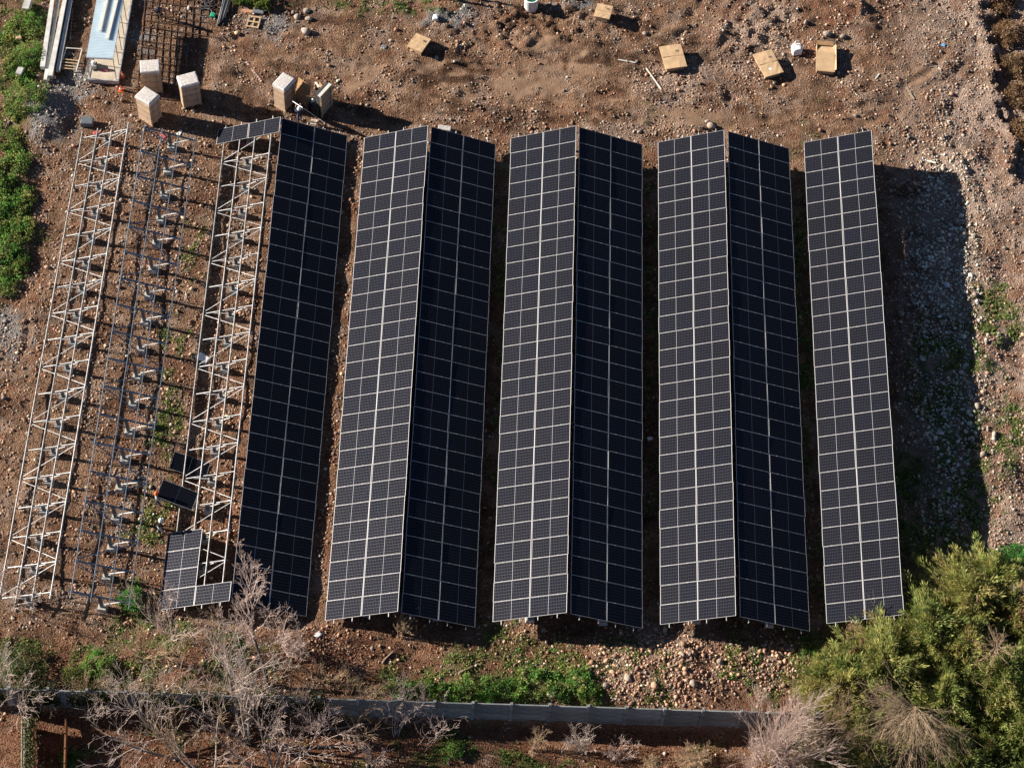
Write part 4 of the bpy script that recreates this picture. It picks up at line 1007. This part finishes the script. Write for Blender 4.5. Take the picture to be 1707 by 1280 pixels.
# ------------------------------------------------------------------ rebar mat
def bar_grid(name, org, e1, e2, n1, n2, r_, label, mt, zz=.07):
    b0 = gp(*org); A1, A2 = gp(*e1)-b0, gp(*e2)-b0
    o = tag(empty(name, b0), label, 'rebar mat')
    for q in range(n1+1):
        p = A1*q/n1; MB().tube([(p+np.array([0, 0, zz-p[2]])), (p+A2*.5+np.array([rng.normal(0, .02), 0, zz-(p+A2*.5)[2]])), (p+A2+np.array([0, 0, zz-(p+A2)[2]]))], r_, 5).build('bar', mt, o)
    for q in range(n2+1):
        p = A2*q/n2; MB().tube([(p+np.array([0, 0, zz+r_*1.7-p[2]])), (p+A1+np.array([0, rng.normal(0, .02), zz+r_*1.7-(p+A1)[2]]))], r_, 5).build('bar', mt, o)
    return o
bar_grid('rebar_mat', (228, 160), (322, 172), (245, -30), 8, 17, .032, 'rusty rebar mat laid on the soil right of the shelter', M_rust)
bar_grid('rebar_mat', (330, 60), (372, 68), (338, -20), 3, 7, .034, 'small rusty rebar mat beyond the worker at the top left', M_rust)
bar_grid('wire_mesh', (112, 60), (127, 62), (125, -20), 5, 14, .016, 'dark wire mesh lying between poles and shelter', M_rust)
# ------------------------------------------------------------------ cones, sack, tank, pallet and bits
for uvb, lab in (((204, 128), 'orange marker cone at the corner of the deck'), ((202, 151), 'orange marker cone nearest the wrapped boxes')):
    c = gp(*uvb); o = tag(empty('marker_cone', c), lab, 'cone')
    MB().box((0, 0, .02), (.36, .36, .04)).build('base', M_orange, o); MB().lathe([(.14, .04), (.03, .52), (0, .53)], n=14).build('cone', M_orange, o)
    MB().lathe([(.106, .22), (.078, .34)], n=14).build('band', M_white, o)
def sack(uvb, label, sx, sy, sz, mt, seed, name='sack', cat='sack'):
    g_ = np.random.default_rng(seed); c = gp(*uvb)
    bm = bmesh.new(); bmesh.ops.create_icosphere(bm, subdivisions=3, radius=1)
    for v_ in bm.verts:
        p = v_.co; q = Vector((np.sign(p.x)*abs(p.x)**.32, np.sign(p.y)*abs(p.y)**.32, np.sign(p.z)*abs(p.z)**.5))
        w = .06*math.sin(7*p.x+seed)*math.cos(6*p.y+p.z*5)+g_.normal(0, .012)
        v_.co = Vector((q.x*sx*(1+w), q.y*sy*(1+w), (q.z*.5+.45)*sz*(1+w)))
    me = bpy.data.meshes.new(name); bm.to_mesh(me); bm.free(); me.materials.append(mt); me.polygons.foreach_set('use_smooth', [True]*len(me.polygons))
    o = link(name, me, None, c, (0, 0, g_.uniform(0, 3))); return tag(o, label, cat)
o = sack((1327, 88), 'white bulk sack between two cartons at upper right', .36, .36, .75, M_white, 3); o.rotation_euler = (0, 0, .15)
c = gp(1327, 85); MB().tube([(-.22, .2, .74), (-.1, .3, .92), (.12, .3, .90), (.25, .2, .73)], .035, 6).build('handle', M_white, o)
sack((726, 32), 'small white plastic bag among stones near the top edge', .22, .2, .3, M_white, 4, 'plastic_bag', 'bag')
sack((355, 28), 'bright green plastic bag beside the dark pipes', .18, .2, .25, M_green, 5, 'plastic_bag', 'bag')
sack((1573, 76), 'pale blue scrap of plastic on the gravel at upper right', .13, .12, .08, M_blue, 6, 'plastic_scrap', 'litter')
for q, (uvb, lab) in enumerate((((161, 222), 'red plastic netting at the first footing of the leftmost frame'), ((272, 228), 'red plastic netting at the first footing of the middle frame'),
                 ((407, 243), 'red plastic netting under the upper panel of the third frame'))):
    sack(uvb, lab, .15, .24, .07, M_redn, 20+q, 'plastic_netting', 'netting')
c = gp(885, 14); o = tag(empty('water_tank', c), 'round white tank with green inside at the top edge', 'tank')
MB().lathe([(.44, 0), (.5, .12), (.52, 1.1), (.55, 1.14), (.55, 1.2), (.47, 1.2), (.46, .55)], n=28).build('tank_wall', M_white, o, True)
MB().lathe([(.458, .75), (.2, .76), (0, .74)], n=28).build('green_water', M_green, o)
MB().tube([(.3, -.42, .02), (.33, -.47, 1.0)], .03, 6).build('pipe', M_white, o)
# shipping pallet
p_c = [(380+x/17.07, y/17.07) for x, y in [(470, 740), (830, 800), (980, 480), (610, 430)]]
c, a, b, yaw = rect(p_c, .15); o = tag(empty('shipping_pallet', (c[0], c[1], gz(c[0], c[1])), yaw), 'light wooden pallet lying next to the grey cement patch', 'pallet')
for q in (-1, 0, 1): MB().box((q*(a/2-.06), 0, .06), (.11, b, .09)).build('bearer', M_wood, o)
for q in range(3): MB().box((0, (q-1)*(b/2-.07), .122), (a, .13, .03)).build('deck_board', M_wood, o)
for q in range(6): MB().box(((q-2.5)*a/6.3, 0, .004), (.07, b*.98, .02)).build('bottom_board', M_wood_old, o)
c = gp(431, 21); o = MB().box((0, 0, .12), (.8, .5, .2)).box((0, 0, .225), (.72, .42, .01)).build('grey_board', M_pipe); o.location = tuple(c); o.rotation_euler = (0, 0, R(-8)); tag(o, 'grey slab lying above the wooden pallet', 'slab')
c = gp(415, 19); o = MB().beam((-.5, .03, .05), (.5, -.05, .05), .16, .07).beam((-.45, -.12, .05), (.5, -.16, .05), .1, .06).build('orange_plank', mat('orange_wood', (.5, .25, .15), .8, noise=.2)); o.location = tuple(c); tag(o, 'orange-tinted planks above the wooden pallet', 'plank')
# dark pipes and plastic heap
for q in range(5):
    a, b = gp(362+q*3.0, 43-q*3, .08+.05*(q % 2)), gp(380+q*3.6, -30, .08+.05*(q % 2))
    o = MB().tube([a, (a+b)/2+np.array([0, .02, 0]), b], .055, 8).build('plastic_pipe', [M_pipe, M_dkgrey][q % 2], smooth=True)
    tag(o, ['grey pipe, leftmost of the bundle at the top', 'dark pipe, second in the bundle at the top', 'grey pipe, middle of the bundle at the top', 'dark pipe, fourth in the bundle at the top', 'grey pipe, rightmost of the bundle at the top'][q], 'pipe', 'pipes in a bundle at the top edge')
c = gp(346, 10); o = tag(empty('cable_heap', c), 'tangled heap of black cable and plastic near the pipes', 'cable')
for q in range(9):
    r_ = rng.uniform(.25, .55); x0, y0_ = rng.normal(0, .35), rng.normal(0, .35); t0 = rng.uniform(0, 6)
    MB().tube([(x0+r_*math.cos(t0+j*.55), y0_+r_*.8*math.sin(t0+j*.55), .06+q*.035+.05*math.sin(j+q)) for j in range(11)], .03, 5).build('cable_loop', [M_black, M_dkgrey, M_pipe][q % 3], o)
# sticks, boards and rods on the soil
for ua, va, ub, vb, w, mt, lab, nm in [
        (1031, 100, 1059, 105, .10, M_wood_w, 'pale wooden stick lying across the wheel tracks', 'wooden_stick'),
        (1077, 114, 1102, 149, .09, M_wood_w, 'long pale wooden stick pointing at the stones', 'wooden_stick'),
        (1229, 88, 1233, 114, .07, M_wood_old, 'short brown stick left of the labelled carton', 'wooden_stick'),
        (1401, 83, 1402, 124, .06, M_pipe, 'grey rod in the shadow of the open carton', 'steel_rod'),
        (1413, 92, 1404, 126, .05, M_pipe, 'slanting rod beside the open carton', 'steel_rod'),
        (1512, 147, 1524, 166, .10, M_wood_old, 'grey-brown plank on the gravel at upper right', 'plank'),
        (1466, 123, 1459, 132, .09, M_wood_w, 'short pale chip of wood on the gravel', 'wooden_stick'),
        (1110, 1113, 1153, 1098, .10, M_wood_old, 'thin plank lying on the near cobble heap', 'plank'),
        (637, 1105, 655, 1085, .12, M_wood_old, 'short branch on the brown bank below the first table', 'branch'),
        (765, 1122, 787, 1110, .16, M_wood_old, 'weathered log on the grassy bank', 'log'),
        (885, 1085, 912, 1123, .06, M_wood_old, 'thin curved stick on the reddish bank', 'branch'),
        (1535, 84, 1600, 73, .035, M_wood_old, 'long thin twig on the gravel by the blue scrap', 'branch'),
        (1480, 110, 1570, 135, .03, M_rust, 'long thin rusty wire on the gravel', 'wire'),
        (1545, 268, 1560, 272, .12, M_wood_w, 'pale scrap of wood above the big shadow', 'plank'),
        (526, 138, 532, 146, .14, M_wood_w, 'short pale board on the soil beside the crate', 'plank'),
        (540, 1215, 620, 1204, .07, M_bark, 'fallen pale branch below the wall', 'branch')]:
    a, b = gp(ua, va, w*.5), gp(ub, vb, w*.5); L_ = np.linalg.norm(b-a)
    m = MB()
    if nm in ('branch', 'log', 'wire'): m.tube([a, (a*2+b)/3+rng.normal(0, .03, 3)*[1, 1, .2], (a+2*b)/3+rng.normal(0, .03, 3)*[1, 1, .2], b], [w*.5, w*.48, w*.42, w*.3], 6)
    else: m.beam(a, b, w, w*.5)
    tag(m.build(nm, mt), lab, nm.split('_')[-1])
# red and white barrier board lying on the soil
def stripe_mat():
    m = bpy.data.materials.new('red_white_stripes'); m.use_nodes = True; N, L = m.node_tree.nodes, m.node_tree.links
    tc = N.new('ShaderNodeTexCoord'); w = N.new('ShaderNodeTexWave'); w.inputs['Scale'].default_value = 1.4; L.new(tc.outputs['Object'], w.inputs[0])
    r = N.new('ShaderNodeValToRGB'); r.color_ramp.interpolation = 'CONSTANT'; r.color_ramp.elements[0].color = (.30, .14, .10, 1); r.color_ramp.elements[1].position = .5; r.color_ramp.elements[1].color = (.55, .47, .40, 1)
    L.new(w.outputs['Fac'], r.inputs[0]); L.new(r.outputs[0], N['Principled BSDF'].inputs['Base Color']); return m
a, b = gp(410, 103, .05), gp(436, 137, .05); d = b-a
o = MB().box((0, 0, 0), (float(np.linalg.norm(d)), .14, .04)).box((0, 0, .022), (float(np.linalg.norm(d))-.1, .06, .02)).build('barrier_board', stripe_mat()); o.location = tuple((a+b)/2); o.rotation_euler = (0, 0, math.atan2(d[1], d[0]))
tag(o, 'dusty red and white striped board left of the lone wrapped box', 'barrier board')
# blocks
def block(uvb, label, s, yaw, mt=M_conc, name='concrete_block', cat='block'):
    c = gp(*uvb); bm = bmesh.new(); bmesh.ops.create_cube(bm, size=1); bmesh.ops.scale(bm, vec=s, verts=bm.verts); bmesh.ops.bevel(bm, geom=list(bm.edges), offset=.03, segments=2, affect='EDGES')
    for v_ in bm.verts: v_.co += Vector(rng.normal(0, .008, 3))
    me = bpy.data.meshes.new(name); bm.to_mesh(me); bm.free(); me.materials.append(mt); return tag(link(name, me, None, (c[0], c[1], c[2]+s[2]/2-.03), (0, 0, yaw)), label, cat)
block((146, 207), 'dark square block at the far end of the leftmost frame', (.85, .6, .5), .05, M_post)
block((35, 126), 'mossy grey block in the weeds left of the poles', (.45, .6, .6), -.2)
block((46, 14), 'grey concrete block at the top left edge', (.55, .9, .5), -.1)
block((32, 68), 'small orange-brown block in the weeds at the left', (.45, .35, .4), .1, M_wood)
block((1083, 732), 'small pale box in the gap between the second and third pairs', (.34, .22, .2), .1, M_white, 'junction_box', 'junction box')
block((741, 216), 'grey slab behind the far end of the first finished pair', (.9, .4, .25), -.1)
block((1538, 598), 'pale flat stone slab lying inside the big shadow', (.36, .36, .1), .3, M_conc, 'stone_slab', 'slab')
o = MB().tube([tuple(gp(-20, 54, .12)), tuple(gp(26, 58, .12))], .12, 9).build('drain_pipe', M_dkgrey); tag(o, 'dark thick pipe reaching in from the left edge', 'pipe')
# ladder beside the crate
a, b = gp(520.5, 199, .15), gp(524.5, 214, .5); o = tag(empty('step_ladder', a, R(-3)), 'short pale ladder standing at the far end of the leftmost dark table', 'ladder')
for sx in (0, .34): MB().beam((sx, 0, 0), (sx, -.75, .35), .05, .05).build('rail', M_wood_w, o)
for q in range(4): MB().beam((.03, -.1-q*.18, .05+q*.084), (.31, -.1-q*.18, .05+q*.084), .05, .03).build('rung', M_wood_w, o)
for uvb, lab, s_, mt, nm in [((338, 598), 'crumpled white plastic sheet under the third frame', (.45, .3, .14), M_white, 'plastic_sheet'),
                          ((300, 222), 'white scrap of foil in the long box shadow', (.24, .12, .06), M_white, 'plastic_sheet'), ((640, 80), 'grey rag on the stones at the upper middle', (.2, .2, .1), M_pipe, 'rag'), ((530, 1058), 'pale scrap of packing under the first sunlit table', (.22, .16, .08), M_white, 'plastic_sheet')]:
    sack(uvb, lab, s_[0], s_[1], s_[2], mt, int(uvb[0]), nm, 'sheet' if 'sheet' in nm else nm.split('_')[-1])
c = gp(254, 706, .5); o = tag(empty('open_wooden_box', gp(254, 712)), 'small open square wooden box beside the middle frame', 'box')
for sx in (-1, 1): MB().box((sx*.2, 0, .18), (.03, .43, .32)).build('side', M_wood_w, o); MB().box((0, sx*.2, .18), (.368, .03, .31)).build('side', M_wood_w, o)
for q, (u0_, v0_, u1_, v1_) in enumerate([(300, 640, 280, 760), (225, 500, 205, 640), (150, 420, 128, 560), (370, 560, 352, 700)]):
    a, b = gp(u0_, v0_, .03), gp(u1_, v1_, .03); pts = [a+(b-a)*t_+np.array([.25*math.sin(t_*9+q), 0, 0]) for t_ in np.linspace(0, 1, 14)]
    pts = [np.array([p_[0], p_[1], gz(p_[0], p_[1])+.03]) for p_ in pts]
    tag(MB().tube(pts, .022, 5).build('cable', M_black, smooth=True), ['black cable on the soil left of the third frame', 'black cable winding along the middle frame', 'black cable under the leftmost frame', 'black cable under the third frame'][q], 'cable')
# boulders
def boulder(uvb, label, d, seed, group=None):
    g_ = np.random.default_rng(seed); c = gp(*uvb); bm = bmesh.new(); bmesh.ops.create_icosphere(bm, subdivisions=2, radius=.5)
    s_ = g_.uniform(.75, 1.2, 3)*np.array([1, 1, .75])*d; ph = g_.uniform(0, 6, 6)
    for v_ in bm.verts:
        p = v_.co; w = 1+.14*math.sin(5*p.x+ph[0])+.12*math.sin(6*p.y+ph[1])+.10*math.sin(7*p.z+ph[2])
        v_.co = Vector((p.x*s_[0]*w, p.y*s_[1]*w, p.z*s_[2]*w))
    me = bpy.data.meshes.new('boulder'); bm.to_mesh(me); bm.free(); me.materials.append(M_rock); me.polygons.foreach_set('use_smooth', [True]*len(me.polygons))
    return tag(link('boulder', me, None, (c[0], c[1], c[2]+s_[2]*.25), (0, 0, g_.uniform(0, 6))), label, 'boulder', group)
for q, (uvb, d, lab) in enumerate([((1629, 678), .42, 'rounded pinkish boulder on the sunlit edge of the big shadow'), ((1615, 681), .46, 'grey boulder just inside the edge of the big shadow'),
        ((1186, 212), .52, 'pale boulder at the far end of the third sunlit table'), ((1179, 204), .34, 'small pale boulder touching the one behind the third table'),
        ((512, 20), .5, 'grey boulder at the top right of the cluster by the cement'), ((495, 30), .5, 'pale boulder in the middle of the cluster by the cement'),
        ((489, 22), .38, 'small boulder at the upper left of the cluster by the cement'), ((514, 33), .42, 'brown boulder on the right of the cluster by the cement'),
        ((509, 54), .62, 'large boulder below the cluster by the cement'), ((1343, 38), .4, 'pale boulder beside the red soil at the top right'),
        ((1379, 58), .5, 'pinkish boulder above the open carton'), ((1200, 1103), .45, 'pale boulder at the right side of the near cobble heap'),
        ((1046, 1130), .45, 'round boulder in the near cobble heap'), ((1155, 1140), .42, 'boulder at the lower part of the near cobble heap'),
        ((920, 1157), .5, 'boulder on the grass right by the wall'), ((1010, 1143), .4, 'boulder where grass meets the near cobble heap'),
        ((1108, 1052), .42, 'boulder at the near end of the third sunlit table'), ((1657, 725), .4, 'orange-brown boulder on the right verge'),
        ((1640, 757), .4, 'brown boulder lower on the right verge'), ((1405, 62), .45, 'dark grey boulder right of the pinkish one'),
        ((728, 98), .3, 'small dark stone left of the first square carton'), ((1075, 57), .34, 'rounded stone in the upper middle of the site')]):
    boulder(uvb, lab, d, 300+q)
# ------------------------------------------------------------------ rusty fence and ivy-clad wall, lower left
a, b = at(112, 1205, 0), at(109, 1330, 0); d = (a-b)[:2]; L_ = np.linalg.norm(d); yaw = math.atan2(d[1], d[0])
fe = tag(empty('rusty_fence', (b[0], b[1], -.25), yaw), 'low rust-brown sheet fence running towards the wall at lower left', 'fence')
nf = 5
for q in range(nf): MB().box(((q+.5)*L_/nf, 0, .5), (L_/nf-.02, .035, .95)).build('sheet', M_rustf, fe)
for q in range(nf+1): MB().box((q*L_/nf, .045, .55), (.06, .05, 1.1)).build('post', M_rust, fe)
MB().box((L_/2, 0, 1.0), (L_, .09, .045)).build('rail', M_rustf, fe)
a, b = at(43, 1205, 0), at(43, 1290, 0); d = (a-b)[:2]; L_ = np.linalg.norm(d); yaw = math.atan2(d[1], d[0])
iw = tag(empty('ivy_wall', (b[0], b[1], -.25), yaw), 'low wall overgrown with ivy in the lower left corner', 'wall')
MB().box((L_/2, 0, .55), (L_, .16, 1.1)).build('wall_core', M_concw, iw)
MB().box((L_/2, .13, 1.1), (L_, .05, .06)).build('edge_board', M_wood, iw)
n = 2600; P = np.stack([rng.uniform(0, L_, n), rng.normal(-.25, .22, n), rng.uniform(.5, 1.25, n)], 1)
link('ivy', leaf_mesh('ivy', P, rng.standard_normal((n, 3))+[0, -.3, .5], rng.uniform(.08, .17, n), rng.uniform(.06, .12, n), pick([(.09, .10, .035), (.14, .14, .06), (.06, .075, .025), (.2, .18, .09)], n, rng)), iw)

# ================================================================== PEOPLE
M_skin = mat('skin', (.42, .25, .17), .6); M_boot = mat('dark_boots', (.03, .025, .02), .7)
def cloth(n_, c): return mat(n_, c, .9, 0, .1, noise=.15, nscale=9)
def person(uvb, label, yaw, shirt, trous, head_col, arms='down', lean=0.0, hat='helmet', stride=.12, base=None, group=None):
    c = gp(*uvb) if base is None else np.array(base)
    o = tag(empty('person', c, yaw), label, 'person', group)
    ch = lambda y, z: (y+math.sin(lean)*(z-.95), .95+(z-.95)*math.cos(lean)) if z > .95 else (y, z)
    V_, E_, Rr, reg = [], [], [], []
    def vtx(x, y, z, r, rg, par=None, tilt=True):
        if tilt: y, z = ch(y, z)
        V_.append((x, y, z)); Rr.append(r if isinstance(r, tuple) else (r, r)); reg.append(rg)
        if par is not None: E_.append((par, len(V_)-1))
        return len(V_)-1
    pel = vtx(0, 0, .96, (.15, .11), 't'); bel = vtx(0, 0, 1.12, (.145, .10), 's', pel); chs = vtx(0, 0, 1.33, (.165, .115), 's', bel); nb2 = vtx(0, .01, 1.47, (.065, .065), 'k', chs)
    hd = vtx(0, .025, 1.58, (.075, .085), 'k', nb2); tp = vtx(0, .02, 1.70, (.07, .085), 'k', hd); vtx(0, .125, 1.585, (.014, .014), 'k', hd)
    for s_ in (-1, 1):
        vtx(s_*.088, .02, 1.60, (.012, .018), 'k', hd)
        hp = vtx(s_*.095, 0, .90, (.095, .095), 't', pel); kn = vtx(s_*.11, s_*stride*.6+.03, .50, (.062, .065), 't', hp); an = vtx(s_*.115, s_*stride, .10, (.043, .045), 't', kn)
        vtx(s_*.125, s_*stride+.16, .045, (.04, .032), 'b', an)
        sh_ = vtx(s_*.20, 0, 1.40, (.062, .062), 's', chs)
        if arms == 'down': pe, ph = (s_*.27, -.02, 1.14), (s_*.28, .10, .90)
        elif arms == 'carry': pe, ph = (s_*.28, .10, 1.14), (s_*.24, .38, 1.10)
        elif arms == 'reach': pe, ph = (s_*.27, .20, 1.30), (s_*.18, .45, 1.45)
        else: pe, ph = (s_*.26, .16, 1.16), (s_*.10, .34, 1.05)
        el = vtx(*pe, (.045, .045), 's', sh_); ha = vtx(*ph, (.032, .028), 'k', el)
        dd = Vector(ph)-Vector(pe); dd.normalize(); sd = Vector((1, 0, 0)) if abs(dd.x) < .8 else Vector((0, 1, 0))
        pm_ = Vector(ph)+dd*.07; pa_ = vtx(*pm_, (.040, .018), 'k', ha)
        for q in range(4):
            f0_ = pm_+dd*.03+sd*((q-1.5)*.021); f1_ = f0_+dd*(.035+.008*(1.5-abs(q-1.5)))+Vector((0, 0, -.012)); f2_ = f1_+dd*.025+Vector((0, 0, -.022))
            i0 = vtx(*f0_, .009, 'k', pa_); i1 = vtx(*f1_, .0085, 'k', i0); vtx(*f2_, .008, 'k', i1)
        t0_ = Vector(ph)+dd*.03+sd*(-s_*.04); i0 = vtx(*t0_, .011, 'k', ha); vtx(*(t0_+dd*.045+sd*(-s_*.02)), .009, 'k', i0)
    me = bpy.data.meshes.new('body_skeleton'); me.from_pydata(V_, E_, [])
    tmp = bpy.data.objects.new('body_tmp', me); C.objects.link(tmp)
    sk = tmp.modifiers.new('skin', 'SKIN'); sk.use_smooth_shade = True
    for i_, d_ in enumerate(me.skin_vertices[0].data): d_.radius = Rr[i_]; d_.use_root = (i_ == 0)
    ss = tmp.modifiers.new('sub', 'SUBSURF'); ss.levels = 1; ss.render_levels = 1
    dg = bpy.context.evaluated_depsgraph_get(); bme = bpy.data.meshes.new_from_object(tmp.evaluated_get(dg)); bme.name = 'body'
    bpy.data.objects.remove(tmp); bpy.data.meshes.remove(me)
    bme.materials.clear()
    for mm in (shirt, trous, M_skin, M_boot): bme.materials.append(mm)
    co = np.array(V_); A_ = np.array([co[e[0]] for e in E_]); B_ = np.array([co[e[1]] for e in E_]); rg = [reg[e[1]] for e in E_]
    mi_ = {'s': 0, 't': 1, 'k': 2, 'b': 3}; idx = []
    for p in bme.polygons:
        q = np.array(p.center); t_ = np.clip(((q-A_)*(B_-A_)).sum(1)/np.maximum(((B_-A_)**2).sum(1), 1e-9), 0, 1)
        k_ = int(np.argmin(np.linalg.norm(A_+(B_-A_)*t_[:, None]-q, axis=1))); r_ = rg[k_]
        if r_ == 'k' and reg[E_[k_][0]] == 's' and t_[k_] < .75: r_ = 's'
        idx.append(mi_[r_])
    bme.polygons.foreach_set('material_index', idx)
    link('body', bme, o)
    hy, hz = ch(.02, 1.66)
    if hat == 'helmet':
        m = MB().lathe([(.15, -.02), (.125, .0), (.122, .05), (.10, .11), (.05, .145), (0, .15)], (0, hy, hz), 16); m.build('helmet', head_col, o, True)
        MB().box((0, hy+.15, hz-.01), (.16, .08, .015)).build('helmet_peak', head_col, o)
    else:
        m = MB().lathe([(.105, -.06), (.112, .0), (.10, .06), (.06, .10), (0, .112)], (0, hy-.01, hz), 16); m.build('hair', head_col, o, True)
    ey, ez = ch(.105, 1.615); m = MB()
    for s_ in (-1, 1): m.box((s_*.032, ey+.004, ez), (.022, .01, .01))
    m.build('eyes', M_black, o)
    return o
navy, blk, grey_, whitec, jean = cloth('navy_cloth', (.04, .055, .095)), cloth('black_cloth', (.015, .015, .017)), cloth('grey_cloth', (.42, .42, .42)), cloth('white_cloth', (.62, .60, .57)), cloth('denim', (.06, .08, .13))
helm_w = mat('white_helmet', (.8, .8, .8), .35); hair = mat('dark_hair', (.015, .012, .01), .8)
person((264, 843), 'worker in orange helmet and pale shirt carrying a panel at the third frame', R(-75), grey_, jean, M_orange, 'carry')
person((267, 889), 'worker in white helmet, black top and white trousers beside the middle frame', R(-60), blk, whitec, helm_w, 'bend', .25)
person((517, 192), 'worker in white helmet and navy clothes inside the opened crate', R(-70), navy, navy, helm_w, 'bend', .35)
person((500, 206), 'worker in white helmet and dark clothes holding an upright panel', R(10), navy, jean, helm_w, 'reach')
person((266, 32), 'person in dark clothes without helmet standing on the rebar mat', R(200), navy, blk, hair, 'bend', .45, 'hair')
person((733, -4), 'person cut off by the top edge, left of two, only shadow in view', R(180), jean, navy, helm_w)
person((778, -5), 'person cut off by the top edge, right of two, only shadow in view', R(160), navy, jean, helm_w)

# ------------------------------------------------------------------ loose panels
def loose(center, ex, ey, label):
    ex = Vector(ex).normalized(); ez = ex.cross(Vector(ey)).normalized(); ey = ez.cross(ex)
    o = link('loose_solar_panel', ME_panel, None, center, Matrix((ex, ey, ez)).transposed().to_euler())
    for s in (-1, 1): link('cell_field', ME_cells, o, (s*(CL/2+.009), 0, -.0035))
    return tag(o, label, 'solar panel', 'single panels not yet mounted')
def loose4(cor, zc, tilt, label):
    p = [at(u_, v_, zc) for u_, v_ in cor]
    e1 = (p[1]-p[0])+(p[2]-p[3]); e2 = (p[0]-p[3])+(p[1]-p[2]); c_ = sum(p)/4
    e1 = e1/np.linalg.norm(e1); e1[2] = -math.tan(tilt)
    return loose(c_, tuple(e1), tuple(e2), label)
loose4([(288.6, 756), (347, 769), (345, 796), (286, 784.5)], .34, R(14), 'dark loose panel lying half under the third frame')
loose4([(271, 802.8), (328.4, 818.5), (322.6, 846.6), (261.6, 830)], 1.15, R(13), 'dark loose panel being carried by the worker in the orange helmet')
pa, pb = at(484.2, 166.3, 1.85), at(507.9, 181.7, 1.85); dv = pb-pa
ex = Vector((.62, .10, -.78)).normalized(); c_ = Vector(tuple((pa+pb)/2))+ex*PL/2
loose(tuple(c_), tuple(ex), tuple(-dv), 'tilted panel with bright upper edge held by the worker beside the crate')
